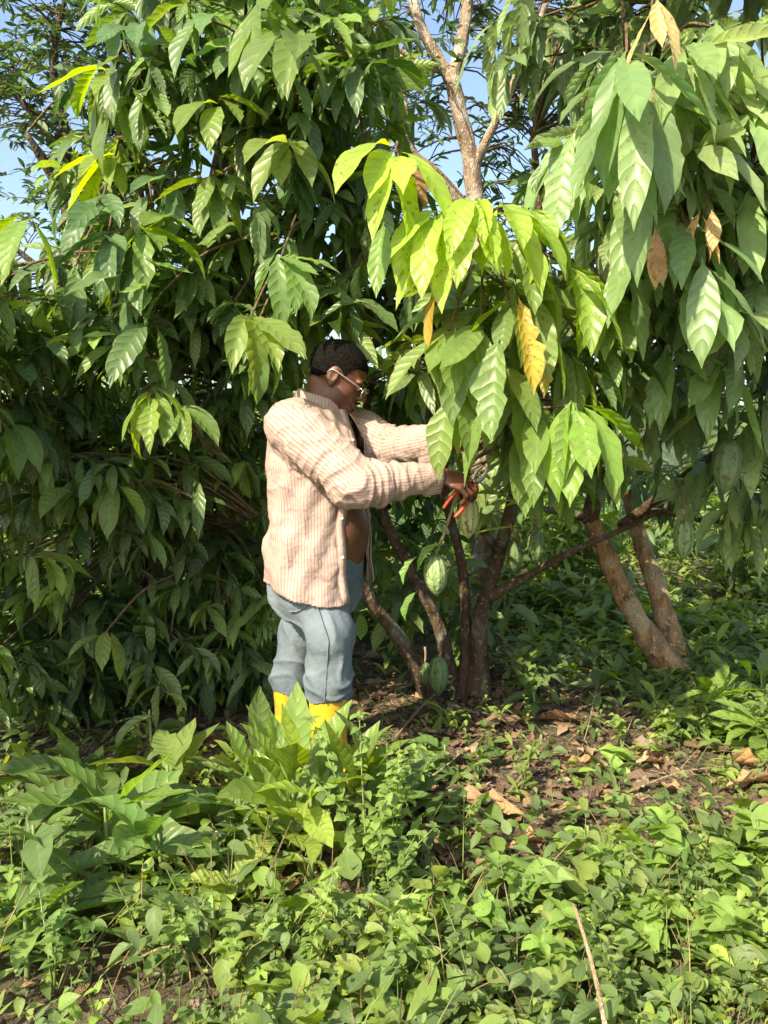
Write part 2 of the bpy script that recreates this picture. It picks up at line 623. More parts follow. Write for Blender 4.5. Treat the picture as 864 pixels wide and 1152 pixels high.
def crown(acc, twacc, rng, C, cen, nl=(6, 10), L=(.17, .30), ns=9, wr=(.20, .32), pal=GREENS, p=None, prof=PROF_CACAO, limbs=None,
          e0=(-.9, .5), bend=(.4, 1.5), wave=.13, spread=2.0, twigs=True, slack=1.0, clear=True, nu=2, seglen=.24):
    if clear:
        k = clear_mask(C, rng, slack=slack)
        C, cen = C[k], cen[k]
    M = len(C)
    out = np.arctan2(C[:, 1] - cen[:, 1], C[:, 0] - cen[:, 0]) + rng.normal(0, .6, M)
    cnt = rng.integers(nl[0], nl[1] + 1, M)
    idx = np.repeat(np.arange(M), cnt)
    N = len(idx)
    t = rng.random(N)
    twdir = np.stack([np.cos(out) * .75, np.sin(out) * .75, rng.uniform(-.75, .15, M)], -1)
    pos = C[idx] + twdir[idx] * (t * seglen)[:, None]
    az = out[idx] + rng.normal(0, spread * .6, N) + rng.choice([-1, 1], N) * .5
    ll = rng.uniform(L[0], L[1], N) * (1 - .3 * rng.random(N) * t) * np.where(rng.random(N) < .18, .55, 1.0)
    base = pick_cols(rng, M, pal, p, .15)
    col = base[idx] * (1 + rng.normal(0, .12, (N, 1)))
    cs = rng.uniform(.82, 1.1, M)[idx]
    k = clear_mask(pos - np.array([0, 0, .1]), rng, lit_keep=.25, slack=slack * .75) if clear else np.ones(N, bool)
    ee = rng.uniform(e0[0], e0[1], N)
    bb = rng.uniform(bend[0], bend[1], N)
    leaves(acc, pos[k], az[k], ee[k], bb[k], (ll * cs)[k], (ll * cs * rng.uniform(wr[0], wr[1], N))[k], col[k], ns=ns, nu=nu, prof=prof, wave=wave, rng=rng, roll=rng.normal(0, .6, int(k.sum())))
    if twigs and twacc is not None:
        lp = np.asarray(limbs, float)
        for i in range(M):
            a = C[i]
            d = np.linalg.norm(lp - a, axis=1) + np.clip(lp[:, 2] - a[2], 0, None) * .5
            b = lp[np.argmin(d)]
            end = a + twdir[i] * seglen
            L_ = np.linalg.norm(a - b)
            if L_ > 1.6:
                b = a + (b - a) * (1.0 / L_)
                L_ = 1.0
            mid = (a + b) / 2 + np.array([0, 0, .12 * L_]) + rng.normal(0, .04 * L_, 3)
            r0 = .004 + .006 * min(L_, 1.0)
            pts = np.array([b, mid, a, end])
            if clear and not clear_mask(catmull(pts, 6), rng, lit_keep=1.0, slack=.8).all():
                pts = np.array([a - twdir[i] * .05, a, a + twdir[i] * seglen * .5, end])
                r0 = .004
            tube(twacc, pts, [r0, r0 * .7, .0035, .0018], seg=5, n=8, cap=False)


def limb_parts(root, specs, mat, name='limb', rough=.1, seg=10, rng=R):
    """Each limb its own mesh; returns sampled points along all of them."""
    pts = []
    for P, r in specs:
        a = Acc()
        n = max(10, len(P) * 7)
        wob = [np.array(p) for p in P]
        tube(a, wob, r, seg=seg, n=n, rough=rough, rng=rng)
        a.build(name, mat, root)
        pts.append(catmull(np.array([list(p) for p in P]), 14))
    return np.concatenate(pts)


def pod(root, top, length=.17, rad_=.04, tilt=(0, 0), col=(.20, .30, .10), stalk=None, label=None):
    """Ridged cacao pod hanging from its stalk."""
    a = Acc()
    nth, nz = 60, 22
    th = np.linspace(0, 2 * np.pi, nth, endpoint=False)
    s = np.linspace(0, 1, nz)
    pr = np.interp(s, [0, .03, .1, .25, .45, .65, .8, .9, .96, 1], [.12, .42, .68, .92, 1, .92, .68, .40, .2, .02])
    ridge = 1 + .055 * (np.abs(np.sin(th * 5)) ** .7 - .5) + .02 * np.cos(th * 10)
    top = np.array(top)
    ax = np.array([tilt[0], tilt[1], -1.0])
    ax /= np.linalg.norm(ax)
    A = np.cross(ax, [0, 1, 0])
    A /= np.linalg.norm(A)
    B = np.cross(ax, A)
    wart = 1 + .03 * (np.random.default_rng(int(length * 1e4)).random((nz, nth)) - .5)
    rr = rad_ * pr[:, None] * (1 + (ridge - 1)[None, :] * np.clip(pr * 1.5, 0, 1)[:, None]) * wart
    V = top + ax * (s * length)[:, None, None] + rr[..., None] * (np.cos(th)[None, :, None] * A + np.sin(th)[None, :, None] * B)
    i = np.arange(nz - 1)[:, None] * nth
    j = np.arange(nth)[None, :]
    k = (j + 1) % nth
    F = np.stack([i + j, i + nth + j, i + nth + k, i + k], -1).reshape(-1, 4)
    uv = np.stack([np.tile(np.arange(nth) / nth, nz), np.repeat(s, nth)], -1)
    a.add(V.reshape(-1, 3), F, uv, np.array(col))
    o = a.build('pod', M_POD, root)
    if label:
        o['label'] = label
    a = Acc()
    st = stalk if stalk is not None else [top + np.array([0, 0, .05])]
    pts = [np.array(p) for p in st] + [top + ax * .004]
    if len(pts) == 2:
        pts = [pts[0], (pts[0] + pts[1]) / 2 + .003, pts[1]]
    tube(a, pts, np.linspace(.006, .0045, len(pts)), seg=7, n=12, rough=.15)
    a.build('stalk', M_DRYSTEM, o)
    return o

# ------------------------------------------------------------------ the cacao trees and the trees behind
def rngf(s):
    return np.random.default_rng(s)


def base_at(px, py, Y):
    p = at(px, py, Y)
    return Vector((p.x, Y, float(ground_h(p.x, Y)) - .02))


YG = [(.34, 2), ]
PODC = (.17, .25, .09)

# ---- centre tree: several dark stems, the lime flush hanging in front of the man's hands
rg = rngf(101)
bC = base_at(515, 780, 3.75)
tC = empty('cacao_tree', bC, 'many-stemmed cacao tree with bright lime young leaves in front of the man\'s hands', 'cacao tree')
A_ = lambda *a: np.array(at(*a))
gz = bC.z
stemsC = [
    ([bC + Vector((.10, 0, 0)), at(540, 700, 3.75), at(556, 640, 3.72), at(578, 560, 3.6), at(600, 440, 3.4), at(610, 300, 3.2), at(600, 150, 3.1)], [.058, .044, .040, .034, .028, .022, .014]),
    ([bC + Vector((-.02, .04, 0)), at(497, 715, 3.8), at(470, 655, 3.85), at(432, 580, 3.9), at(415, 480, 3.95), at(400, 330, 3.7), at(385, 160, 3.5), at(380, 20, 3.4)], [.050, .038, .034, .030, .026, .022, .016, .01]),
    ([bC + Vector((-.10, -.02, 0)), at(452, 722, 3.7), at(412, 668, 3.65), at(386, 600, 3.7), at(360, 480, 3.8), at(352, 300, 3.6), at(370, 215, 3.45), at(345, 100, 3.3)], [.055, .044, .036, .030, .026, .022, .016, .01]),
    ([bC + Vector((.04, .03, 0)), at(525, 720, 3.8), at(520, 640, 3.85), at(500, 540, 3.9), at(505, 400, 3.8), at(480, 340, 3.6)], [.05, .036, .03, .026, .022, .010]),
    ([at(548, 672, 3.74), at(590, 650, 3.7), at(640, 622, 3.65), at(690, 600, 3.6), at(745, 575, 3.6)], [.028, .022, .019, .016, .009]),
    ([at(596, 455, 3.42), at(560, 400, 3.1), at(540, 330, 2.85), at(545, 285, 2.68)], [.02, .015, .011, .006]),
    ([at(600, 440, 3.4), at(640, 400, 3.2), at(655, 340, 3.0), at(650, 280, 2.9)], [.018, .014, .010, .006]),
    ([at(560, 620, 3.7), at(520, 560, 3.4), at(530, 520, 3.0), at(528, 500, 2.75)], [.018, .013, .010, .007]),
    ([at(505, 400, 3.8), at(460, 350, 3.5), at(425, 270, 3.2), at(440, 200, 2.7), at(450, 180, 2.45)], [.02, .014, .011, .008, .005]),
]
a = Acc()
stemsC = [(P_, [r_[0] * 1.15] + [x_ * .84 for x_ in r_[1:]]) for P_, r_ in stemsC]
limC = limb_parts(tC, stemsC, M_BARK, 'stem', rng=rg)
blC = [(560, 320, 2.85, .26, .22, .26, 16), (630, 420, 2.9, .24, .22, .26, 15), (470, 400, 3.1, .22, .2, .25, 8), (440, 300, 3.4, .3, .3, .3, 26),
       (600, 500, 3.1, .2, .2, .15, 9), (385, 60, 3.3, .26, .35, .35, 34), (340, 90, 3.1, .32, .3, .3, 26), (370, 200, 3.3, .3, .3, .28, 30), (410, 340, 3.6, .35, .35, .3, 24),
       (450, 440, 4.3, .5, .3, .2, 34), (590, 350, 3.5, .35, .3, .28, 24), (655, 120, 3.3, .20, .3, .4, 18), (480, -170, 3.3, .5, .4, .25, 26), (360, 340, 3.2, .2, .2, .2, 14),
       (395, 480, 4.4, .5, .3, .3, 24), (500, 640, 4.3, .5, .3, .25, 16)]
C, cen = blob_points(rg, blC)
ac, tw = Acc(), Acc()
crown(ac, tw, rg, C, cen, limbs=limC, L=(.18, .29))
ac.build('crown', M_LEAF, tC)


LIME = (.34, .48, .04)
LIME2 = (.24, .37, .035)
MID = (.14, .22, .03)


def whorl(acc, tw, rng, tip, n, L, az0, spread, col, e0=(.1, .5), bend=(1.3, 2.0), back=None, wr=.34, jit=.1, wave=.05, r=.004):
    """one flush of leaves fanning from the end of a twig"""
    tip = np.array(tip)
    az = az0 + np.linspace(-spread, spread, n) + rng.normal(0, .12, n)
    pos = tip + rng.normal(0, .012, (n, 3))
    LL = L * rng.uniform(.75, 1.12, n)
    col = np.array(col) * (np.array([1.25, .97, .7]) if col[0] < .19 and col[2] < .065 and col not in (MID,) else 1.0)
    leaves(acc, pos, az, rng.uniform(*e0, n), rng.uniform(*bend, n), LL, LL * wr, np.array(col) * (1 + rng.normal(0, jit, (n, 1))), ns=12, nu=3, wave=wave, rng=rng, roll=rng.normal(0, .3, n), pw=.45)
    if back is not None:
        b = np.array(back)
        tube(tw, [b, (b + tip) / 2 + [0, 0, .04], tip], [r * 1.6, r * 1.2, r], seg=6, n=10, cap=False)


ya = Acc()
cam_az = -math.pi / 2
for (px, py, Y, n, L, az, sp, col) in (
        (445, 172, 2.42, 4, .29, -1.7, .8, LIME), (500, 238, 2.45, 5, .27, -1.9, .9, LIME), (530, 232, 2.4, 5, .26, -1.5, .8, LIME), (560, 238, 2.45, 5, .26, -1.2, .9, LIME),
        (595, 235, 2.5, 5, .25, -.9, 1.0, LIME2), (480, 262, 2.5, 4, .25, -2.4, .8, LIME), (600, 300, 2.5, 5, .27, -.9, .9, MID), (640, 300, 2.55, 4, .30, -.5, .7, LIME2),
        (575, 345, 2.45, 4, .24, -1.6, 1.1, MID), (540, 365, 2.45, 4, .28, -1.8, .5, MID), (505, 372, 2.45, 4, .27, -2.0, .7, MID), (560, 410, 2.5, 4, .26, -1.2, .8, MID),
        (520, 445, 2.42, 3, .26, -2.1, .6, MID), (650, 455, 2.4, 5, .30, -1.3, 1.1, (.13, .30, .03)), (600, 470, 2.5, 4, .26, -1.7, .9, MID), (585, 440, 2.55, 4, .27, -1.4, 1.0, MID), (635, 400, 2.6, 4, .25, -1.0, .9, MID), (680, 330, 2.6, 4, .26, -.8, .8, MID)):
    back = limC[np.argmin(np.linalg.norm(limC - A_(px, py, Y), axis=1))]
    whorl(ya, tw, rg, A_(px, py, Y), n, L, az, sp, col, back=back, e0=(-.35, .2) if col is LIME else (-.8, -.1), bend=(1.1, 1.4) if col is LIME else (.6, 1.1), wr=.31)
yo = ya.build('young_leaves', M_YOUNG, tC)
yo['label'] = 'lime green young leaves hanging at the branch ends'
# the leaf that passes in front of his wrist, then yellow and brown ones
for p_, az_, e_, b_, L_, W_, c_, r_ in ((A_(583, 335, 2.4), -1.2, -1.1, .35, .30, .075, (.62, .42, .02), .1), (A_(492, 318, 2.45), -2.2, -1.0, .45, .22, .05, (.55, .30, .02), .6), (A_(606, 385, 2.5), -1.3, -1.0, .5, .18, .05, (.5, .4, .05), .5)):
    ya = Acc()
    leaves(ya, [p_], [az_], [e_], [b_], [L_], [W_], [c_], roll=[r_], ns=14, nu=3, wave=.08, rng=rg)
    yo = ya.build('yellow_leaf', M_YOUNG, tC)
    yo['label'] = 'yellowed dying leaf hanging among the green ones'
ya = Acc()
leaves(ya, [A_(463, 180, 2.5)], [-1.0], [-1.0], [.4], [.17], [.05], [(.26, .13, .05)], roll=[.5], ns=12, nu=2, wave=.25, rng=rg)
ya.build('dead_leaf', M_DRY, tC)
for (px, py, Y, L_, W_, az_, e_, b_, c_, r_) in (
        (560, 378, 2.36, .33, .10, -1.9, -1.15, .3, (.15, .25, .05), .1), (512, 368, 2.40, .30, .095, -1.6, -1.25, .2, (.12, .21, .04), -.1), (556, 445, 2.36, .29, .085, -2.4, -.9, .45, (.16, .28, .05), .2),
        (645, 453, 2.36, .31, .095, -1.57, -1.25, .2, (.20, .34, .03), .05), (655, 455, 2.40, .27, .06, -.15, -.15, .8, (.18, .32, .03), -.3), (600, 470, 2.45, .28, .085, -1.8, -1.1, .3, (.16, .28, .04), .3),
        (583, 492, 2.48, .26, .085, -1.4, -1.1, .3, (.15, .25, .04), -.2), (640, 300, 2.45, .32, .08, -.6, -.55, .7, (.26, .36, .06), .2), (600, 330, 2.5, .30, .09, -1.4, -1.0, .3, (.18, .28, .04), .4),
        (616, 350, 2.5, .29, .08, -1.1, -1.1, .3, (.16, .26, .04), -.5), (432, 250, 2.5, .26, .08, -1.9, -1.0, .3, (.16, .28, .04), .2)):
    ya = Acc()
    leaves(ya, [A_(px, py, Y)], [az_], [e_], [b_], [L_], [W_], [c_], roll=[r_], fold=[rg.uniform(.15, .35)], ns=16, nu=3, wave=.09, rng=rg)
    ya.build('hanging_leaf', M_YOUNG, tC)
ya = Acc()
for (px, py, Y, L_, W_, az_, e_, b_, c_, r_) in (
        (443, 172, 2.38, .30, .09, -2.1, -.9, .45, LIME, .2), (450, 176, 2.40, .29, .09, -1.4, -1.1, .3, LIME, -.2), (517, 232, 2.36, .27, .08, -1.7, -1.0, .3, LIME, 0), (537, 230, 2.38, .25, .075, -1.2, -.9, .4, LIME, .2),
        (490, 240, 2.38, .29, .08, -2.1, -.9, .4, LIME, -.2), (500, 236, 2.40, .33, .085, -1.8, -1.15, .25, LIME, .3), (478, 262, 2.42, .25, .07, -2.6, -.9, .5, LIME, 0), (570, 240, 2.40, .30, .085, -.9, -.7, .6, LIME, .1), (590, 240, 2.44, .26, .08, -.7, -.5, .8, LIME2, .1)):
    leaves(ya, [A_(px, py, Y)], [az_], [e_], [b_], [L_], [W_], [np.array(c_)], roll=[r_], fold=[rg.uniform(.15, .35)], ns=16, nu=3, wave=.07, rng=rg)
if True:
    pass
yo = ya.build('lime_leaves', M_YOUNG, tC)
yo['label'] = 'largest lime green new leaves at the top of the branch'

tw.build('twig_sprays', M_TWIG, tC)
pod(tC, A_(489, 624, 2.75), .145, .041, (.05, -.05), (.24, .33, .13), stalk=[A_(518, 548, 2.72), A_(508, 575, 2.72), A_(497, 608, 2.74)], label='pale ribbed pod hanging lowest below his hands')
pod(tC, A_(528, 558, 2.78), .15, .036, (-.02, -.05), (.40, .42, .17), stalk=[A_(524, 530, 2.85), A_(526, 545, 2.8)], label='creamy green pod tucked right under his hands')
pod(tC, A_(493, 738, 3.55), .185, .045, (.02, 0), (.13, .20, .07), stalk=[A_(497, 722, 3.72), A_(495, 730, 3.62)], label='dark green pod near the foot of the stems')
pod(tC, A_(603, 596, 3.5), .15, .038, (.02, 0), (.13, .20, .07), stalk=[A_(601, 575, 3.55)])
pod(tC, A_(579, 610, 3.6), .14, .035, (.02, 0), (.11, .17, .06), stalk=[A_(574, 590, 3.62)])
pod(tC, A_(478, 745, 3.7), .13, .036, (.02, 0), (.10, .15, .05), stalk=[A_(478, 728, 3.74)])
la = Acc()
leaves(la, [A_(497, 612, 2.72), A_(470, 665, 2.72), A_(535, 600, 2.7), A_(470, 626, 2.7), A_(405, 690, 3.2)], [-2.9, -2.9, -.3, -2.5, -1.4], [-.1, -.6, .3, -.3, -.9], [1.2, .8, .2, .8, .5], [.13, .12, .14, .12, .11], [.06, .05, .035, .045, .055],
       [(.14, .28, .05), (.15, .28, .05), (.2, .34, .06), (.16, .3, .05), (.16, .28, .05)], ns=10, wave=.1, rng=rg)
la.build('pod_stalk_leaves', M_YOUNG, tC)


# ---- left tree: its crown fills the left half and hangs to the ground
rg = rngf(202)
bL = base_at(150, 760, 4.2)
tL_ = empty('cacao_tree', bL, 'dense cacao tree on the left whose drooping leaves reach the ground behind the man', 'cacao tree')
limL = limb_parts(tL_, [
    ([bL, at(155, 650, 4.2), at(170, 500, 4.1), at(190, 380, 4.0)], [.09, .075, .065, .055]),
    ([at(180, 420, 4.03), at(110, 300, 3.8), at(60, 200, 3.6), at(30, 150, 3.5)], [.045, .035, .025, .012]),
    ([at(190, 380, 4.0), at(230, 250, 3.8), at(260, 130, 3.6), at(280, 10, 3.5), at(300, -150, 3.4)], [.05, .04, .032, .022, .012]),
    ([at(160, 560, 4.15), at(80, 480, 3.8), at(10, 420, 3.5), at(-100, 380, 2.9), at(-250, 320, 2.5), at(-450, 240, 2.0), at(-600, 200, 1.7)], [.045, .038, .03, .026, .022, .016, .009]),  # outer end added out of view to carry the shading leaf clusters
    ([at(170, 520, 4.1), at(220, 470, 3.8), at(250, 430, 3.5)], [.035, .025, .012]),
    ([at(200, 360, 3.97), at(170, 270, 3.6), at(150, 180, 3.3), at(160, 120, 3.2)], [.035, .025, .018, .01]),
    ([at(160, 600, 4.15), at(200, 600, 3.8), at(262, 590, 3.45), at(298, 575, 3.2)], [.02, .014, .009, .004]),
    ([at(345, 60, 3.5), at(348, 120, 3.15), at(352, 165, 3.05), at(368, 205, 3.05), at(385, 240, 3.15)], [.013, .014, .014, .013, .010]),
], M_BARK, 'limb', rng=rg)
blL = [(240, 110, 3.3, .36, .4, .42, 44), (185, 240, 3.3, .33, .35, .33, 36), (300, 60, 3.3, .33, .3, .35, 32), (115, 150, 3.4, .18, .25, .3, 12),
       (160, 350, 3.15, .42, .35, .36, 50), (270, 330, 3.3, .30, .3, .35, 34), (15, 300, 3.0, .20, .25, .15, 9), (50, 420, 3.3, .4, .35, .3, 36),
       (190, 500, 3.4, .42, .3, .38, 46), (60, 540, 3.2, .42, .35, .4, 50), (100, 690, 3.5, .5, .35, .33, 60), (110, 770, 3.75, .5, .3, .2, 34), (260, 750, 3.9, .35, .25, .22, 26), (230, 660, 3.7, .4, .3, .36, 46), (-20, 690, 3.2, .3, .35, .35, 26),
       (-150, 350, 2.45, .32, .30, .28, 52), (-330, 320, 2.3, .35, .35, .30, 50), (-600, 240, 1.75, .40, .35, .30, 44), (-20, 360, 2.75, .18, .25, .25, 22), (270, 470, 3.8, .25, .25, .35, 26), (280, 600, 3.9, .25, .2, .4, 26), (-140, 450, 3.2, .4, .5, .7, 50), (120, 480, 4.4, .9, .3, .75, 90), (260, 280, 4.2, .36, .3, .6, 30),  # out-of-view clusters nearest the camera added to shade the lower left foliage
       (250, -110, 3.4, .6, .5, .35, 46), (150, 720, 4.4, .8, .3, .3, 50)]
C, cen = blob_points(rg, blL)
C[:, 2] = np.maximum(C[:, 2], .22)
ac, tw = Acc(), Acc()
crown(ac, tw, rg, C, cen, limbs=limL, L=(.14, .25), nl=(8, 13), wr=(.19, .30), p=[.24, .26, .16, .15, .1, .09])
ac.build('crown', M_LEAF, tL_)
ya = Acc()
for (px, py, Y, n, L, az, sp, col) in (
        (168, 440, 2.75, 6, .26, -1.5, 1.3, (.17, .32, .045)), (200, 455, 2.8, 4, .25, -.8, .8, (.10, .22, .035)), (130, 545, 2.9, 5, .22, -1.6, 1.2, (.12, .24, .04)),
        (30, 250, 2.7, 5, .30, -2.0, 1.2, (.13, .27, .04)), (10, 480, 2.7, 4, .27, -1.3, .8, (.08, .19, .05)), (120, 80, 3.0, 6, .28, -2.0, 1.3, (.14, .28, .04)), (150, 110, 2.9, 5, .29, -1.3, 1.2, (.10, .22, .035)),
        (130, 175, 3.0, 6, .28, -2.2, 1.2, (.18, .33, .05)), (245, 115, 2.8, 4, .24, -1.2, 1.0, (.13, .25, .04)), (190, 250, 2.9, 5, .27, -2.0, 1.2, (.12, .25, .04)), (160, 260, 2.8, 5, .28, -1.0, 1.3, (.10, .23, .035)),
        (280, 360, 2.75, 4, .30, -1.2, .6, (.14, .26, .06)), (120, 710, 3.0, 3, .2, -1.5, .8, (.14, .25, .05)), (330, 160, 2.8, 5, .30, -1.6, .9, (.13, .23, .06)), (300, 10, 2.7, 5, .32, -1.4, 1.0, (.11, .22, .05)), (330, 40, 2.6, 4, .30, -1.3, 1.0, (.09, .18, .04)),
        (65, 340, 3.0, 5, .22, -1.6, 1.2, (.12, .24, .04)), (240, 200, 2.9, 5, .24, -1.4, 1.2, (.10, .2, .04))):
    back = limL[np.argmin(np.linalg.norm(limL - A_(px, py, Y), axis=1))]
    b_ = A_(px, py, Y) + (back - A_(px, py, Y)) * .5
    whorl(ya, tw, rg, A_(px, py, Y), n, L, az, sp, col, back=b_, e0=(-.6, .25), bend=(.8, 1.3), wr=.31)
rq = rngf(2020)
for k_ in range(34):
    px, py = rq.uniform(60, 350), rq.uniform(20, 380)
    if px < 110 and py < 200:
        continue
    Y_ = rq.uniform(2.75, 3.0)
    P_ = A_(px, py, Y_)
    if not clear_mask(P_[None], rq, 0.0, 1.2)[0]:
        continue
    back = limL[np.argmin(np.linalg.norm(limL - P_, axis=1))]
    whorl(ya, tw, rq, P_, int(rq.integers(3, 6)), rq.uniform(.17, .28), rq.uniform(-2.6, -.6), rq.uniform(.6, 1.3), [(.09, .18, .07), (.12, .22, .07), (.15, .26, .07), (.12, .19, .075)][k_ % 4], back=P_ + (back - P_) * .5, e0=(-1.0, .2), bend=(.4, 1.2), wr=.28, wave=.12)
yo = ya.build('young_leaves', M_YOUNG, tL_)
tw.build('twig_sprays', M_TWIG, tL_)

# ---- right tree: two leaning trunks, big drooping leaves towards the camera
rg = rngf(303)
bR = base_at(765, 760, 4.05)
tR_ = empty('cacao_tree', bR, 'cacao tree on the right with two leaning sunlit trunks and long drooping leaves paled as if by glare', 'cacao tree')
k1 = [bR, at(728, 715, 4.02), at(700, 665, 3.98), at(678, 615, 3.95), at(664, 582, 3.93)]
limR = limb_parts(tR_, [
    (k1, [.098, .060, .050, .046, .040]),
    ([bR + Vector((.05, .12, 0)), at(750, 700, 4.2), at(735, 650, 4.25), at(718, 600, 4.3), at(700, 520, 4.4), at(680, 400, 4.3), at(700, 250, 4.0)], [.074, .058, .05, .042, .036, .028, .02]),
], M_BARK_R, 'trunk', rough=.14, seg=14, rng=rg)
limR2 = limb_parts(tR_, [
    ([at(664, 584, 3.93), at(640, 577, 3.9), at(610, 572, 3.85), at(590, 560, 3.8)], [.030, .020, .014, .007]),
    ([at(664, 584, 3.93), at(672, 540, 3.85), at(690, 490, 3.7), at(690, 420, 3.5), at(720, 300, 3.2), at(740, 180, 3.0), at(760, 60, 2.8), at(770, -60, 2.7)], [.042, .034, .032, .030, .026, .022, .016, .01]),
    ([at(700, 590, 3.95), at(740, 576, 3.9), at(790, 585, 3.85), at(850, 590, 3.8)], [.024, .018, .012, .006]),
    ([at(700, 592, 4.0), at(740, 560, 3.8), at(790, 520, 3.6), at(850, 480, 3.4), at(920, 400, 3.3)], [.03, .022, .018, .013, .008]),
    ([at(690, 430, 3.5), at(750, 380, 3.2), at(800, 300, 3.0), at(840, 200, 2.8), at(860, 100, 2.7)], [.026, .02, .016, .012, .008]),
    ([at(740, 200, 3.03), at(720, 120, 2.7), at(705, 50, 2.4), at(700, -10, 2.3)], [.016, .012, .009, .005]),
    ([at(690, 470, 3.6), at(640, 430, 3.6), at(620, 400, 3.6)], [.018, .013, .008]),
], M_BARK, 'limb', rng=rg)
limR = np.concatenate([limR, limR2])
GLARE_GREENS = np.array([[.15, .23, .08], [.21, .30, .11], [.12, .19, .07], [.25, .33, .13], [.09, .15, .05], [.28, .36, .14]])  # leaf greens paled to carry the milky glare at upper right
blR = [(740, 130, 2.6, .26, .25, .36, 26), (830, 90, 2.7, .38, .35, .42, 38), (790, 290, 2.8, .36, .3, .36, 36), (700, 300, 2.95, .2, .25, .35, 20), (850, 390, 3.0, .30, .35, .28, 24),
       (760, 430, 3.4, .28, .3, .26, 16), (850, 530, 3.5, .3, .3, .22, 20), (700, 30, 3.0, .35, .3, .3, 24), (950, 250, 2.9, .45, .5, .7, 46), (800, -100, 2.7, .6, .5, .3, 36),
       (800, 400, 4.1, .4, .3, .4, 24), (850, 230, 3.8, .35, .3, .45, 26), (740, 520, 4.3, .35, .25, .15, 9), (950, 500, 3.5, .4, .4, .5, 26)]
C, cen = blob_points(rg, blR)
ac, tw = Acc(), Acc()
crown(ac, tw, rg, C, cen, limbs=limR, L=(.16, .29), pal=GLARE_GREENS, e0=(-1.1, .2), bend=(.4, 1.2), wr=(.20, .29))
ac.build('crown', M_LEAF, tR_)
ya = Acc()
for (px, py, Y, n, L, az, sp, col) in (
        (705, 60, 2.15, 5, .34, -1.8, .9, (.13, .23, .07)), (770, 60, 2.3, 5, .33, -1.3, 1.0, (.16, .25, .07)), (740, 120, 2.4, 5, .33, -1.5, 1.0, (.15, .24, .08)), (800, 30, 2.4, 5, .30, -1.2, 1.0, (.18, .26, .08)),
        (835, 130, 2.4, 5, .30, -1.1, 1.0, (.15, .24, .08)), (775, 190, 2.5, 5, .28, -1.6, 1.0, (.17, .25, .08)), (790, 300, 2.5, 5, .33, -1.4, 1.0, (.14, .24, .08)), (720, 210, 2.5, 5, .30, -1.7, .9, (.15, .24, .07)),
        (700, 290, 2.5, 4, .30, -1.9, .9, (.14, .23, .07)), (770, 250, 2.4, 4, .30, -1.3, .8, (.11, .2, .07)), (850, 300, 2.6, 5, .30, -1.2, 1.0, (.13, .22, .08)), (755, 380, 2.7, 5, .27, -1.5, 1.0, (.12, .22, .06)), (700, 140, 2.3, 3, .33, -1.6, .5, (.14, .24, .08)), (650, 150, 2.6, 4, .34, -2.2, .8, (.15, .25, .07)), (840, 220, 2.5, 5, .33, -1.4, 1.0, (.17, .27, .09)), (810, 400, 2.7, 5, .30, -1.5, 1.0, (.14, .24, .07))):
    back = limR[np.argmin(np.linalg.norm(limR - A_(px, py, Y), axis=1))]
    b_ = A_(px, py, Y) + (back - A_(px, py, Y)) * .6
    whorl(ya, tw, rg, A_(px, py, Y), n, L * 1.08, az, sp, np.array(col) * 1.2, back=b_, e0=(-1.1, -.3), bend=(.2, .7), wr=.235, wave=.1)  # leaf colour raised toward the same glare
yo = ya.build('hanging_leaves', M_LEAF, tR_)
for (px, py, Y, n, L, col) in ((733, 8, 2.15, 4, .19, (.62, .50, .24)), (733, 262, 2.35, 4, .17, (.62, .42, .22)), (794, 242, 2.35, 5, .15, (.66, .46, .22)), (722, 80, 2.2, 3, .16, (.40, .33, .15))):
    ya = Acc()
    whorl(ya, tw, rg, A_(px, py, Y), n, L, -1.5, 1.2, col, e0=(-1.3, -.9), bend=(.1, .5), wr=.30, back=A_(px + 6, py - 22, Y + .05), r=.003)
    yo = ya.build('flush_leaves', M_YOUNG, tR_)
    yo['label'] = 'limp pinkish brown new leaves at a twig tip'
tw.build('twig_sprays', M_TWIG, tR_)
for (px, py, Y, L_, W_, az_, e_, b_, c_, r_) in (
        (706, 88, 2.1, .37, .10, -2.75, -.85, .35, (.15, .25, .08), .3), (716, 95, 2.08, .38, .085, -1.75, -1.25, .15, (.20, .30, .10), .1), (770, 50, 2.2, .30, .085, -1.1, -1.0, .4, (.22, .32, .08), -.1),
        (735, 100, 2.15, .34, .09, -1.3, -1.2, .2, (.13, .21, .07), .2), (722, 200, 2.3, .33, .085, -1.9, -1.1, .2, (.17, .27, .09), .1), (790, 290, 2.3, .32, .09, -1.6, -1.2, .2, (.16, .26, .08), .1), (795, 300, 2.35, .30, .07, -.5, -.7, .4, (.13, .22, .08), .3)):
    ya = Acc()
    leaves(ya, [A_(px, py, Y)], [az_], [e_], [b_], [L_], [W_], [c_], roll=[r_], fold=[rg.uniform(.15, .35)], ns=16, nu=3, wave=.09, rng=rg)
    ya.build('hanging_leaf', M_LEAF, tR_)
pod(tR_, A_(770, 584, 3.2), .165, .040, (.0, 0), (.20, .30, .11), stalk=[A_(760, 540, 3.4), A_(768, 560, 3.25)], label='green pod hanging alone right of the leaning trunk')
pod(tR_, A_(823, 494, 2.9), .20, .050, (-.1, 0), (.14, .21, .09), stalk=[A_(826, 470, 3.0)], label='large dull green pod near the right edge')
pod(tR_, A_(706, 640, 4.1), .13, .035, (.0, 0), (.14, .2, .08), stalk=[A_(708, 625, 4.15)])


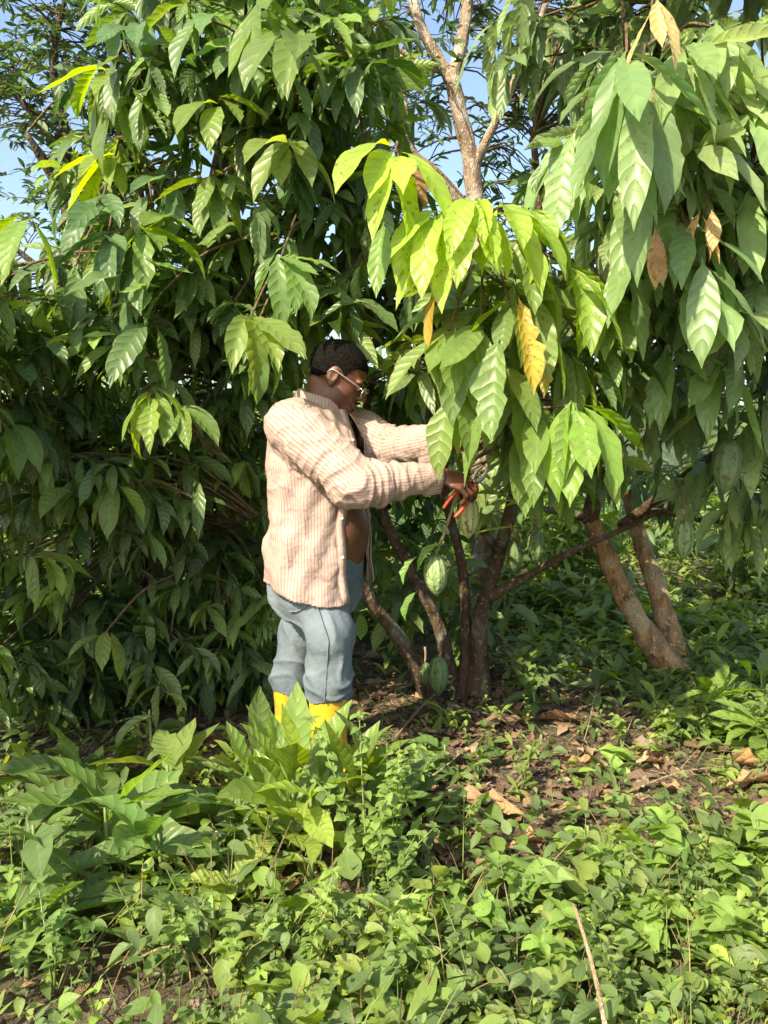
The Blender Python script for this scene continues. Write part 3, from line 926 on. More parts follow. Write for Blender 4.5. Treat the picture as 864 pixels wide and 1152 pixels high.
# ---- tall pale-trunked shade tree behind, small leaves
def tall_tree(seed, label, specs, blobs, mat, pal, L=(.07, .12), clusters=(8, 14), nm='shade_tree', cat='tree', far=M_FAR, ns=5):
    rg = rngf(seed)
    b = specs[0][0][0]
    t = empty(nm, Vector(b), label, cat)
    a = Acc()
    P, r = specs[0]
    tube(a, [np.array(p) for p in P], r, seg=14, n=len(P) * 8, rough=.10, rng=rg)
    a.build('trunk', mat, t)
    lim = [catmull(np.array([list(p) for p in P]), 20)]
    if len(specs) > 1:
        lim.append(limb_parts(t, specs[1:], mat, 'limb', rng=rg))
    lim = np.concatenate(lim)
    C, cen = blob_points(rg, blobs)
    ac, tw = Acc(), Acc()
    crown(ac, tw, rg, C, cen, limbs=lim, nl=clusters, L=(L[0] * 1.1, L[1] * 1.25), ns=ns, nu=1, pal=pal, prof=PROF_LANCE, e0=(-.6, .7), bend=(.2, .9), wave=0, seglen=.28, wr=(.26, .36), clear=False)
    ac.build('crown', far, t)
    tw.build('twig_sprays', M_TWIG, t)
    return t


TALLP = np.array([[.05, .11, .03], [.08, .15, .04], [.04, .08, .025], [.11, .18, .06]])
gb = base_at(548, 700, 6.6)
tall_tree(404, 'tall tree behind the cacao with a bare pale forked trunk and small leaves', [
    ([gb, at(545, 500, 6.5), at(540, 350, 6.4), at(532, 200, 6.3), at(520, 140, 6.25), at(508, 88, 6.2)], [.12, .10, .085, .066, .060, .056]),
    ([at(508, 92, 6.2), at(490, 60, 6.2), at(470, 20, 6.2), at(455, -60, 6.2), at(450, -200, 6.2)], [.046, .043, .038, .034, .02]),
    ([at(508, 92, 6.2), at(520, 45, 6.2), at(526, 0, 6.2), at(530, -90, 6.2), at(560, -220, 6.2)], [.05, .047, .043, .04, .02]),
    ([at(540, 330, 6.4), at(520, 240, 6.3), at(490, 195, 6.2), at(463, 170, 6.1), at(455, 120, 6.1), at(452, 60, 6.1)], [.055, .05, .042, .034, .026, .015]),
    ([at(505, 80, 6.2), at(480, 75, 6.1), at(455, 60, 6.0), at(420, 30, 6.0)], [.03, .025, .018, .008]),
    ([at(532, 190, 6.3), at(570, 110, 6.1), at(600, 40, 6.0), at(640, -60, 6.0)], [.04, .03, .022, .012]),
], [(430, 60, 6.4, .5, .5, .6, 40), (585, 30, 6.4, .5, .5, .45, 70), (600, 140, 6.8, .45, .5, .35, 50), (440, 110, 6.3, .4, .4, .45, 60), (570, 200, 6.9, .3, .4, .2, 16), (495, 30, 7.2, .2, .4, .2, 8), (480, 150, 7.2, .4, .4, .3, 8), (570, 270, 6.6, .6, .5, .45, 60), (440, 220, 6.6, .5, .5, .6, 36), (500, -200, 6.4, 1.2, .8, .5, 40),
    (680, 60, 6.6, .5, .5, .8, 30), (440, -20, 7.0, .5, .4, .3, 14)], M_BARK_T, TALLP)
gb = base_at(90, 700, 6.9)
tall_tree(505, 'open-crowned small-leaved tree behind the left cacao against the sky', [
    ([gb, at(95, 500, 6.8), at(85, 300, 6.7), at(70, 150, 6.6)], [.13, .11, .085, .06]),
    ([at(85, 300, 6.7), at(110, 180, 6.5), at(130, 90, 6.4), at(110, -20, 6.3)], [.05, .035, .025, .012]),
    ([at(75, 180, 6.6), at(30, 120, 6.4), at(-20, 60, 6.3)], [.04, .025, .01]),
    ([at(75, 160, 6.6), at(60, 70, 6.5), at(80, -30, 6.4)], [.04, .028, .012]),
    ([at(85, 350, 6.7), at(30, 290, 6.5), at(-30, 250, 6.4)], [.04, .025, .01]),
], [(60, 20, 6.5, .8, .5, .4, 120), (60, 110, 6.3, .5, .4, .4, 44), (40, 250, 6.5, .5, .4, .3, 26), (150, 60, 6.7, .5, .4, .4, 50), (0, 130, 6.5, .30, .4, .45, 26), (130, 160, 6.6, .3, .3, .4, 34), (70, 110, 6.8, .4, .4, .3, 12), (60, 190, 6.7, .4, .3, .35, 14), (40, 370, 6.6, .8, .5, .5, 80), (150, 300, 7.0, .6, .4, .8, 50), (20, 480, 6.8, .9, .5, .5, 60), (-120, 200, 6.5, .7, .6, 1.2, 50), (60, -120, 6.5, 1., .6, .4, 40)], M_BARK, TALLP)

# ---- more cacao trees in the rows behind
ROW = (
    (606, (395, 690, 6.2), [(395, 470, 5.6, .8, .45, .5, 60), (330, 560, 5.6, .7, .4, .7, 60), (470, 560, 6.0, .8, .4, .5, 56), (330, 680, 5.4, .7, .4, .4, 40)], 'shaded cacao tree directly behind the man\'s back and the dark stems'),
    (707, (655, 650, 8.6), [(640, 440, 7.8, .6, .5, .3, 16), (540, 520, 7.2, .4, .4, .3, 20), (640, 340, 7.0, .7, .5, .5, 46)], 'shaded cacao tree seen through the gap between the centre and right trees'),
    (808, (850, 660, 7.4), [(860, 480, 6.4, .7, .5, .4, 40), (840, 300, 6.2, .6, .5, .6, 34), (790, 590, 6.9, .5, .4, .2, 14), (900, 600, 6.0, .5, .4, .5, 30)], 'shaded cacao tree at the back behind the right-hand leaning trunks'),
    (909, (120, 690, 6.0), [(60, 620, 5.4, 1., .4, .8, 80), (220, 560, 5.4, .9, .4, .9, 90), (-100, 560, 5.4, .8, .5, 1., 50)], 'cacao tree in deep shade at the back of the left one'),
)
for seed, b, bl, lab in ROW:
    rg = rngf(seed)
    bp = base_at(*b)
    t = empty('cacao_tree', bp, lab, 'cacao tree', 'cacao trees in the rows behind')
    a = Acc()
    top = np.mean([np.array(at(*x[:3])) for x in bl], axis=0)
    mid = (np.array(bp) + top) / 2 + [.08, 0, .1]
    tube(a, [bp, mid, top], [.09, .07, .04], seg=10, n=16, rough=.12, rng=rg)
    a.build('trunk', M_BARK, t)
    lp = [catmull(np.array([list(bp), list(mid), list(top)]), 12)[5:]]
    lp.append(limb_parts(t, [([mid, (mid + np.array(at(*x[:3]))) / 2 + [0, 0, .1], at(*x[:3])], [.04, .03, .012]) for x in bl], M_BARK, 'limb', rng=rg))
    C, cen = blob_points(rg, bl)
    C[:, 2] = np.maximum(C[:, 2], .2)
    ac, tw = Acc(), Acc()
    crown(ac, tw, rg, C, cen, limbs=np.concatenate(lp), nl=(7, 11), L=(.18, .30), ns=6, nu=1, clear=False, wave=0)
    ac.build('crown', M_FAR, t)
    tw.build('twig_sprays', M_TWIG, t)

# ------------------------------------------------------------------ undergrowth behind: each bush its own
def bush(seed, px, Y, w_, h_, n, label, L=(.10, .2), pal=GREENS, prof=PROF_LANCE, nm='bush', cat='bush', py0=690, wr=(.25, .4)):
    rg = rngf(seed)
    p = at(px, py0, Y)
    z = float(ground_h(p.x, Y))
    b = Vector((p.x, Y, z))
    t = empty(nm, b, label, cat)
    ac, st = Acc(), Acc()
    P = rg.normal(0, 1, (n, 3))
    P /= np.linalg.norm(P, axis=1)[:, None]
    P *= rg.random(n)[:, None] ** .4
    C = np.array([b.x, b.y, z + h_ * .5]) + P * np.array([w_, w_ * .7, h_ * .5])
    cen = np.tile(np.array([b.x, b.y, z]), (n, 1))
    root = np.array([[b.x + dx, b.y, z + .02] for dx in (-.05, 0, .05)])
    idx = np.repeat(np.arange(n), 9)
    out = np.arctan2(C[:, 1] - b.y, C[:, 0] - b.x)
    N = len(idx)
    LL = rg.uniform(*L, N)
    leaves(ac, C[idx] + rg.normal(0, .04, (N, 3)), out[idx] + rg.normal(0, 1.1, N), rg.uniform(-.2, 1.0, N), rg.uniform(.3, 1.4, N), LL, LL * rg.uniform(*wr, N), pick_cols(rg, N, pal), ns=5, nu=1, prof=prof, rng=rg)
    for i in range(n):
        tube(st, [root[i % 3], (root[i % 3] + C[i]) / 2 + rg.normal(0, .04, 3), C[i]], [.008, .006, .003], seg=4, n=6, cap=False)
    ac.build('foliage', M_FAR, t)
    st.build('stems', M_STEM, t)
    return t


LIT_GREENS = np.array([[.15, .25, .035], [.21, .32, .045], [.10, .18, .03], [.26, .37, .06]])  # greens brightened to stand in for sunlight that the crowns block
bush(11, 640, 5.9, .40, .95, 60, 'sunlit leafy bush framed between the centre stems and the leaning trunk', pal=LIT_GREENS)
bush(12, 600, 8.2, .8, 1.5, 70, 'taller bush farther off behind the gap below the man\'s hands', pal=LIT_GREENS)
bush(13, 700, 9.6, .8, 1.0, 50, 'bush behind the upper part of the leaning trunk', pal=LIT_GREENS)
bush(14, 830, 6.3, .55, .8, 60, 'sunlit small-leaved bush to the right of the leaning trunks', L=(.06, .11), pal=LIT_GREENS, wr=(.4, .6), prof=PROF_OVATE)
bush(27, 590, 7.6, .6, 1.1, 60, 'sunlit bush straight behind the two hanging pods', pal=LIT_GREENS)
bush(15, 900, 5.6, .5, .9, 50, 'bush cut by the right edge beside the leaning trunks', L=(.06, .12), pal=LIT_GREENS, wr=(.4, .6), prof=PROF_OVATE)
bush(16, 770, 8.0, .7, 1.1, 50, 'bush between the leaning trunks and the right edge, set far back', pal=LIT_GREENS)
bush(17, 590, 5.4, .35, .38, 26, 'low dark bush just right of the centre stems')
bush(18, 450, 5.2, .5, .5, 36, 'low dark bush behind the foot of the centre stems')
bush(19, 340, 4.9, .4, .6, 30, 'dark bush behind the man\'s legs')
bush(20, 680, 5.2, .4, .28, 24, 'low bush at the left foot of the leaning trunk')
bush(21, 30, 4.6, .6, .5, 36, 'dark bush under the left tree at the picture\'s edge', L=(.15, .26), wr=(.25, .35))
bush(22, 210, 4.8, .5, .5, 36, 'dark bush under the middle of the left tree', L=(.15, .26), wr=(.25, .35))
bush(23, 520, 11.5, 1.4, 1.9, 70, 'large bush at the far edge behind the centre stems', pal=LIT_GREENS, L=(.15, .26))
bush(24, 860, 11.0, 1.4, 1.7, 70, 'large bush at the far edge beyond the right side', pal=LIT_GREENS, L=(.15, .26))
bush(25, 250, 10.5, 2.4, 2.2, 90, 'large bush at the far edge behind the left trees', pal=LIT_GREENS, L=(.15, .26))
bush(26, 690, 13.5, 1.6, 1.6, 60, 'farthest bush in line with the leaning trunk', pal=LIT_GREENS, L=(.15, .26))

# ------------------------------------------------------------------ foreground plants
def zg(x, y):
    return ground_h(x, y)


def gp(px, py):
    """point on the ground seen at this place in the photograph"""
    d = _f + Vector((1, 0, 0)) * ((px - 432.0) / FPX) + _u * ((576.0 - py) / FPX)
    t = CAM_H / -d.z
    for _ in range(4):
        x, y = d.x * t, d.y * t
        t = (CAM_H - float(ground_h(x, y))) / -d.z
    return Vector((d.x * t, d.y * t, float(ground_h(d.x * t, d.y * t))))


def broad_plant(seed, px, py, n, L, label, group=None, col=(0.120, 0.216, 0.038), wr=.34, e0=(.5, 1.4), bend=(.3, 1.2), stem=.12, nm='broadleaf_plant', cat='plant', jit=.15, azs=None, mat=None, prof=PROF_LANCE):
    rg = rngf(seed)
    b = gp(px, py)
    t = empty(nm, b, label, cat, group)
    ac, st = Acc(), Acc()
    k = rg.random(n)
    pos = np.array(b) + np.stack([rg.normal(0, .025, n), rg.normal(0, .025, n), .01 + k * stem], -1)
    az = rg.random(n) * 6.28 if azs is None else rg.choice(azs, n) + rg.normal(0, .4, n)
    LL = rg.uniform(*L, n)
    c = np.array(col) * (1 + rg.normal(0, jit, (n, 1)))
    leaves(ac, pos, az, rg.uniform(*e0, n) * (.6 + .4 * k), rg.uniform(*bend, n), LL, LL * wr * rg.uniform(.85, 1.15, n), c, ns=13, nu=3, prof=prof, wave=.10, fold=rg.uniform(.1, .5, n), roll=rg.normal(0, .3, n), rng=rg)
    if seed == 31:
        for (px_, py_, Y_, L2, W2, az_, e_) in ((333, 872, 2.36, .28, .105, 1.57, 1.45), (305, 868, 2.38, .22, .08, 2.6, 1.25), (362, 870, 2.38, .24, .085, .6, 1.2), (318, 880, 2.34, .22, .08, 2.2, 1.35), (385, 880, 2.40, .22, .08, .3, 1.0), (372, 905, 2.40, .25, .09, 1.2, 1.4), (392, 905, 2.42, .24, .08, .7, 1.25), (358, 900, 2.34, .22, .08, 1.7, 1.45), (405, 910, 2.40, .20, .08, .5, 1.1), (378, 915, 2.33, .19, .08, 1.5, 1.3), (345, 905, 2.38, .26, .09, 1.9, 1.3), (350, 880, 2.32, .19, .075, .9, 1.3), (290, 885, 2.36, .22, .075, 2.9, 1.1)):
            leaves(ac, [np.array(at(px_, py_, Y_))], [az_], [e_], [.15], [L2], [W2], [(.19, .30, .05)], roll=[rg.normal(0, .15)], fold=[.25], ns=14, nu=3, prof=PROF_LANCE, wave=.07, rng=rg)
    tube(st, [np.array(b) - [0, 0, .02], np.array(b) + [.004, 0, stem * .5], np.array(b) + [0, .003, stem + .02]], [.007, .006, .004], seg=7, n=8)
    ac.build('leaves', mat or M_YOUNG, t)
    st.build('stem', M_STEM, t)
    return t


def weed(seed, px, py, h_, pairs, L, label, group=None, col=(0.156, 0.265, 0.038), wr=.6, branches=1, nm='weed', cat='weed', lean=.15, prof=PROF_POINT, base=None):
    rg = rngf(seed)
    b = gp(px, py) if base is None else base
    t = empty(nm, b, label, cat, group)
    ac, st = Acc(), Acc()
    for br in range(branches):
        az = rg.random() * 6.28
        ln = lean * (1 if br == 0 else 2.4) * rg.uniform(.6, 1.4)
        tip = np.array(b) + [math.cos(az) * ln * h_, math.sin(az) * ln * h_, h_ * rg.uniform(.75, 1.0)]
        pts = catmull([np.array(b) - [0, 0, .01], np.array(b) + [math.cos(az) * ln * h_ * .3, math.sin(az) * ln * h_ * .3, h_ * .5] + rg.normal(0, .008, 3), tip], 16)
        tube(st, pts[::3], np.linspace(.0032, .0012, len(pts[::3])), seg=5, n=12)
        for k in range(pairs):
            f_ = (k + 1) / pairs
            p = pts[min(15, int(4 + f_ * 11))]
            a0 = k * 1.57 + rg.random()
            nn = 2 if k < pairs - 1 else 4
            LL = rg.uniform(*L, nn) * (1.1 - .45 * f_)
            leaves(ac, np.tile(p, (nn, 1)), a0 + np.arange(nn) * (6.28 / nn), rg.uniform(.1, .7, nn), rg.uniform(.4, 1.1, nn), LL, LL * wr, np.array(col) * (1 + rg.normal(0, .13, (nn, 1))), ns=9, nu=2, prof=prof, wave=.08, rng=rg)
    ac.build('leaves', M_WEED, t)
    st.build('stem', M_STEM, t)
    return t


# stuff: the mat of small seedlings and weeds nobody could count
rg = rngf(1001)


def carpet(rg, n, xr, yr, dens, L, hh, cols, prof, wr, nl, acc, e0=(-.5, 1.0), bend=(.1, 1.2), ns=6, nu=1):
    x = rg.uniform(*xr, n * 3)
    y = rg.uniform(*yr, n * 3)
    k = rg.random(n * 3) < dens(x, y)
    x, y = x[k][:n], y[k][:n]
    m = len(x)
    hgt = rg.uniform(*hh, m)
    idx = np.repeat(np.arange(m), nl)
    N = len(idx)
    t = np.tile(np.linspace(.35, 1, nl), m)
    lean = rg.normal(0, .25, (m, 2))
    pos = np.stack([x[idx] + lean[idx, 0] * hgt[idx] * t, y[idx] + lean[idx, 1] * hgt[idx] * t, ground_h(x[idx], y[idx]) + hgt[idx] * t], -1)
    az = np.tile(np.arange(nl) * 2.4, m) + (rg.random(m) * 6.28)[idx]
    LL = rg.uniform(*L, m)[idx] * rg.uniform(.7, 1.1, N)
    cb = pick_cols(rg, m, np.array(cols), jit=.15)
    leaves(acc, pos, az, rg.uniform(*e0, N), rg.uniform(*bend, N), LL, LL * wr * rg.uniform(.85, 1.15, N), cb[idx] * (1 + rg.normal(0, .1, (N, 1))), ns=ns, nu=nu, prof=prof, wave=.05, rng=rg)
    return x, y, hgt, lean


def d_bare(x, y):
    """patchy soil shows through around the middle right, thick green in front"""
    n_ = .5 + .5 * np.sin(x * 3.1 + 1) * np.cos(y * 4.3 + x)
    cl = .5 + .5 * np.sin(x * 17 + 2 * np.sin(y * 9)) * np.sin(y * 15 + 2 * np.sin(x * 7 + 1))
    edge_ = np.interp(x, [-1.5, -.6, 0, .4, .9, 1.5, 2.2], [3.2, 2.85, 2.35, 2.22, 2.38, 2.6, 2.8])
    near_ = np.clip((edge_ - y) / .35, 0, 1)
    bank = np.clip((x - .95 - .18 * (y - 2.8)) / .25, 0, 1) * (y > 3.15) * (y < 5.5)
    left_ = np.interp(x, [-.9, -.15], [.45, 1.0])
    return np.clip(.86 * left_ * near_ * (.15 + .6 * n_) * (.15 + 1.3 * cl ** 1.5) * 1.3 + bank * .8 + .075 + .3 * n_ * (y > 4.2), 0, 1)


WC = [(.09, .155, .022), (.145, .225, .03), (.20, .285, .035), (.055, .10, .018), (.23, .29, .05), (.10, .15, .04)]
ga = Acc()
carpet(rg, 800, (-1.6, 1.6), (1.2, 3.3), d_bare, (.030, .075), (.03, .24), WC, PROF_POINT, .52, 6, ga, ns=9, nu=2)
carpet(rg, 1100, (-1.6, 1.9), (1.2, 3.6), d_bare, (.015, .034), (.03, .24), WC, PROF_POINT, .55, 12, ga, ns=6)
carpet(rg, 330, (-.5, 1.6), (1.2, 2.6), d_bare, (.065, .11), (.05, .15), WC, PROF_POINT, .62, 5, ga, ns=12, nu=2)
carpet(rg, 500, (-1.5, 1.8), (1.3, 3.4), d_bare, (.06, .13), (.03, .10), WC, PROF_LANCE, .30, 6, ga, ns=7, nu=1)
carpet(rg, 650, (.7, 2.6), (3.1, 5.6), d_bare, (.08, .18), (.04, .12), WC, PROF_LANCE, .30, 7, ga, ns=6)
carpet(rg, 1800, (-3.5, 4.5), (3.6, 9.0), lambda x, y: .5 + 0 * x, (.05, .14), (.04, .20), WC, PROF_LANCE, .4, 7, ga, ns=4)
for i in range(520):
    x0, y0 = rg.uniform(-1.5, 1.6), rg.uniform(1.3, 2.25)
    z0 = float(ground_h(x0, y0))
    l_ = rg.uniform(.08, .24)
    dx, dy = rg.normal(0, .35, 2) * l_
    tube(ga, [(x0, y0, z0), (x0 + dx * .4, y0 + dy * .4, z0 + l_ * .6), (x0 + dx, y0 + dy, z0 + l_)], [.0022, .0016, .0008], seg=4, n=6, col=np.array([(.2, .26, .08), (.34, .27, .14), (.20, .15, .08)][i % 3]), cap=False)
go = ga.build('ground_cover', M_WEED)
tag(go, 'carpet of small green seedlings and creeping weeds over the soil', 'ground cover', kind='stuff')
ga = Acc()
n = 6500
x, y = rg.uniform(-1.8, 2.2, n), rg.uniform(1.2, 5.5, n) ** 1.0
k = rg.random(n) < d_bare(x, y) * .9 + .1
x, y = x[k], y[k]
n = len(x)
leaves(ga, np.stack([x, y, ground_h(x, y)], -1), rg.random(n) * 6.28, rg.uniform(.5, 1.5, n), rg.uniform(.3, 1.4, n), rg.uniform(.05, .17, n), rg.uniform(.0025, .006, n),
       pick_cols(rg, n, np.array([(.12, .22, .05), (.16, .26, .06), (.3, .28, .12), (.09, .18, .04)])), ns=5, nu=1, prof=PROF_BLADE, rng=rg)
go = ga.build('grass', M_WEED)
tag(go, 'thin grass blades among the weeds', 'grass', kind='stuff')
# litter
ga = Acc()
n = 6700  # bits
x, y = np.concatenate([rg.uniform(-2.5, 3.0, 3500), rg.normal(.5, .7, 3200)]), np.concatenate([rg.uniform(1.3, 7.5, 3500), rg.uniform(2.2, 4.4, 3200)])
LL = rg.uniform(.015, .06, n)
leaves(ga, np.stack([x, y, ground_h(x, y) + .006], -1), rg.random(n) * 6.28, rg.uniform(-.1, .5, n), rg.uniform(-.4, .8, n), LL, LL * rg.uniform(.2, .7, n),
       pick_cols(rg, n, np.array([(.20, .12, .06), (.10, .06, .035), (.34, .22, .12), (.30, .25, .17), (.06, .04, .025)]), jit=.25), ns=5, nu=1, prof=PROF_LANCE, wave=.3, rng=rg)
n = 470
x, y = np.concatenate([rg.normal(.5, .7, 270), rg.uniform(-1.8, 2.2, 200)]), np.concatenate([rg.uniform(2.3, 4.6, 270), rg.uniform(1.6, 4.5, 200)])
LL = rg.uniform(.05, .14, n)
leaves(ga, np.stack([x, y, ground_h(x, y) + .012], -1), rg.random(n) * 6.28, rg.uniform(-.1, .5, n), rg.uniform(-.2, 1.0, n), LL, LL * rg.uniform(.3, .5, n),
       pick_cols(rg, n, np.array([(.17, .105, .065), (.09, .065, .045), (.30, .22, .14), (.17, .15, .12), (.06, .045, .03)]), jit=.2), ns=8, nu=1, prof=PROF_LANCE, wave=.35, rng=rg)
for i in range(1300):
    x0, y0 = rg.uniform(-1.8, 2.2), rg.uniform(1.4, 4.6)
    a_ = rg.random() * 6.28
    l_ = rg.uniform(.02, .12)
    z0 = float(ground_h(x0, y0))
    tube(ga, [(x0, y0, z0 + .006), (x0 + math.cos(a_) * l_, y0 + math.sin(a_) * l_, z0 + rg.uniform(.004, .04))], [.0018, .0008], seg=4, n=3, col=np.array((.34, .25, .15)) * rg.uniform(.3, 1.2), cap=False)
go = ga.build('leaf_litter', M_DRY)
tag(go, 'fine brown litter of broken leaves and twigs on the soil', 'leaf litter', kind='stuff')
# soil clods
ga = Acc()
n = 1500
ph = np.linspace(0, 2 * np.pi, 6, endpoint=False)
for i in range(n):
    x0, y0 = rg.normal(.55, .55), rg.uniform(2.4, 4.2)
    r_ = rg.uniform(.004, .014)
    z0 = float(ground_h(x0, y0))
    ring = np.stack([np.cos(ph), np.sin(ph), 0 * ph], -1)
    V_ = np.vstack([ring * r_ * rg.uniform(.7, 1.2, (6, 1)), ring * r_ * .6 * rg.uniform(.7, 1.2, (6, 1)) + [0, 0, r_ * .8], [[0, 0, r_]]]) + [x0, y0, z0 - .002]
    jj = np.arange(6)
    kk = (jj + 1) % 6
    ga.add(V_, np.vstack([np.stack([jj, kk, kk + 6, jj + 6], -1), np.stack([jj + 6, kk + 6, np.full(6, 12), np.full(6, 12)], -1)]))
go = ga.build('soil_crumbs', M_GROUND)
tag(go, 'loose crumbs of dry brown earth on the bare patch', 'soil', kind='stuff')

# the clump of long upright leaves before his boots and others on the left
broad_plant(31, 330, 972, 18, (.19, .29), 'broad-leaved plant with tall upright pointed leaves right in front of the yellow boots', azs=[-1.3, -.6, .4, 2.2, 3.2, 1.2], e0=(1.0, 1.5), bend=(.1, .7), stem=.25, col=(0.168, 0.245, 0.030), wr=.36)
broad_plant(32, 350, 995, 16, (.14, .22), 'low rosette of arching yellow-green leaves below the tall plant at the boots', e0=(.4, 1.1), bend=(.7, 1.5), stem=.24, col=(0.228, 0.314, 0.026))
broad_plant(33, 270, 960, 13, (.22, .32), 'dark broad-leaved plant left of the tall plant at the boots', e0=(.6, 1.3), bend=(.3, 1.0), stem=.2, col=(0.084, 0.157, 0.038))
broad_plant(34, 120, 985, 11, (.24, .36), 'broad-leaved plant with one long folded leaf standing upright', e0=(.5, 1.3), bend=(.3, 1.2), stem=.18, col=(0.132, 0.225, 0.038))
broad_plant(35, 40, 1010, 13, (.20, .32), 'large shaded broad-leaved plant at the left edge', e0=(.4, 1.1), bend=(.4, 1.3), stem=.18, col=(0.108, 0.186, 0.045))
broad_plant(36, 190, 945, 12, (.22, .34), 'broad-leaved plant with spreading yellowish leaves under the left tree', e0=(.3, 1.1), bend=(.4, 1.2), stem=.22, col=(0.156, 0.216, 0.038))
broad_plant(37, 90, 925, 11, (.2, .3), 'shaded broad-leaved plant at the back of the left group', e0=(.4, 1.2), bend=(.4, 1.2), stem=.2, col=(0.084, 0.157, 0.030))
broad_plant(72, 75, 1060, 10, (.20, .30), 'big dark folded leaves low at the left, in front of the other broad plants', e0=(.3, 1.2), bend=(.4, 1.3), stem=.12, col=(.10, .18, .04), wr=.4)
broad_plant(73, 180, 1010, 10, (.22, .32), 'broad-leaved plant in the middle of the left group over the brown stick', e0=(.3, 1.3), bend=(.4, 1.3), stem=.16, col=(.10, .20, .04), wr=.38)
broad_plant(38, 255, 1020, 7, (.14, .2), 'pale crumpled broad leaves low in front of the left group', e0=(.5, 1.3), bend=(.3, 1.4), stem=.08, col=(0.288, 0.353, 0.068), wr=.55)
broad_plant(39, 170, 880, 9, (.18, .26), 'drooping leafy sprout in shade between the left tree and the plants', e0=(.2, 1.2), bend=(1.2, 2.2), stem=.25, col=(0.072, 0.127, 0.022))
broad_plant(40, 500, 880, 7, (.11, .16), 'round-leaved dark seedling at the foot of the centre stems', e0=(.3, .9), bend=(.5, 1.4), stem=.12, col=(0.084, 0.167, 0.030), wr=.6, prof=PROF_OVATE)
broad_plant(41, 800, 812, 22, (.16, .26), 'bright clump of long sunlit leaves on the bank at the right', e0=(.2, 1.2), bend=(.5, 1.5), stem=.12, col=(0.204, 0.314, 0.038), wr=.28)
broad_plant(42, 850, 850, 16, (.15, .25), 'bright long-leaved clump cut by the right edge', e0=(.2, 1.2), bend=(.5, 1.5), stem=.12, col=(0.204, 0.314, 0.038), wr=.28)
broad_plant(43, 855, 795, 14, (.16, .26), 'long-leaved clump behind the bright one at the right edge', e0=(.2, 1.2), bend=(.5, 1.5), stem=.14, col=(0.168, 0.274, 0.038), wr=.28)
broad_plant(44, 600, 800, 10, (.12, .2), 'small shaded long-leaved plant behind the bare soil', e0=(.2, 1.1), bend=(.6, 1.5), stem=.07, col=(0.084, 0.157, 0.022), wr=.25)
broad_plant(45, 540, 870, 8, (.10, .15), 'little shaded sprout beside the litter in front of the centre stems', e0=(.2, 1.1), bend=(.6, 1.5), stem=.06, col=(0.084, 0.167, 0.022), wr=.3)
# fallen fresh leaf bundle catching the sun
rg = rngf(46)
t = empty('wilted_leaves', gp(688, 880), 'wilted bright yellow-green leaf bundle lying on the soil', 'wilted leaves')
ya = Acc()
p0 = np.array(gp(672, 862)) + [0, 0, .06]
leaves(ya, p0 + rg.normal(0, .012, (6, 3)), [-.4, -.7, -1.0, .1, -.2, -.9], [.5, .4, .3, .4, .7, .1], [1.5, 1.6, 1.4, 1.2, 1.6, 1.0], [.19, .17, .16, .15, .2, .15], [.05] * 6, [(.28, .44, .08)], ns=12, nu=3, wave=.25, rng=rg)
ya.build('leaves', M_YOUNG, t)

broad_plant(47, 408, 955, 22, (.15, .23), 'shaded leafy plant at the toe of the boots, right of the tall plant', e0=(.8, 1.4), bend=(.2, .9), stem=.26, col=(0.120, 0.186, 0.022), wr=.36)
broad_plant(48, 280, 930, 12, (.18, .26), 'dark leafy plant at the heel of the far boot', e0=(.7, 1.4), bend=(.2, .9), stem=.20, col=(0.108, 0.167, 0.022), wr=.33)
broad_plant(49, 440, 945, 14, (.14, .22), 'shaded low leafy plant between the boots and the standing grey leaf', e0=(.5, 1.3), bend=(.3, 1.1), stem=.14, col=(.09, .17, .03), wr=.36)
for k_, (px, py, n_, L_, c_, wr_, lab_) in enumerate((
        (30, 1100, 9, (.10, .16), (.20, .30, .05), .42, 'pale ragged weed with long toothed leaves low at the left edge'),
        (240, 1085, 9, (.09, .14), (.20, .30, .06), .35, 'ragged weed right of the curved whitish twig'),
        (440, 1100, 9, (.08, .13), (.22, .33, .05), .45, 'spreading weed above the pale straw'),
        (660, 985, 9, (.09, .14), (.20, .32, .05), .60, 'broad oval-leaved weed at the top of the right-hand carpet, below the tan leaf'),
        (720, 1000, 8, (.10, .15), (.22, .35, .05), .62, 'broad oval-leaved weed left of the largest heart-shaped leaves'),
        (850, 975, 8, (.10, .16), (.20, .32, .05), .55, 'broad oval-leaved weed at the right edge nearest the brown leaves'),
        (600, 1040, 8, (.10, .15), (.18, .30, .05), .62, 'broad oval-leaved weed just left of the bare stalk\'s tip'))):
    broad_plant(480 + k_, px, py, n_, L_, lab_, e0=(.2, 1.2), bend=(.4, 1.3), stem=.13, col=c_, wr=wr_, mat=M_WEED, prof=PROF_POINT if wr_ > .5 else PROF_LANCE, nm='weed', cat='weed')
# tall small-leaved weeds
weed(71, 436, 1000, .44, 11, (.03, .05), 'small-leaved weed standing against the deep shade at the toe of the boots', branches=5, col=(.2, .3, .05), wr=.7, lean=.14)
weed(51, 418, 1030, .52, 12, (.035, .055), 'tall many-branched weed with small lobed leaves right of the boots plant', branches=5, col=(0.180, 0.274, 0.053), wr=.7, lean=.14)
weed(52, 440, 1040, .30, 7, (.03, .045), 'small-leaved weed half in shade below the dead grey leaf', branches=3, col=(0.144, 0.235, 0.045), wr=.7)
weed(53, 350, 1120, .26, 7, (.03, .05), 'branched small-leaved weed beside the bottom straw', branches=4, col=(0.204, 0.304, 0.045), wr=.6)
weed(54, 185, 1110, .22, 6, (.035, .055), 'pale-veined weed right of the curved white twig', branches=4, col=(0.180, 0.274, 0.053), wr=.6)
weed(55, 60, 1120, .24, 6, (.035, .055), 'fine-leaved weed in the bottom left corner', branches=4, col=(0.120, 0.216, 0.045), wr=.6)
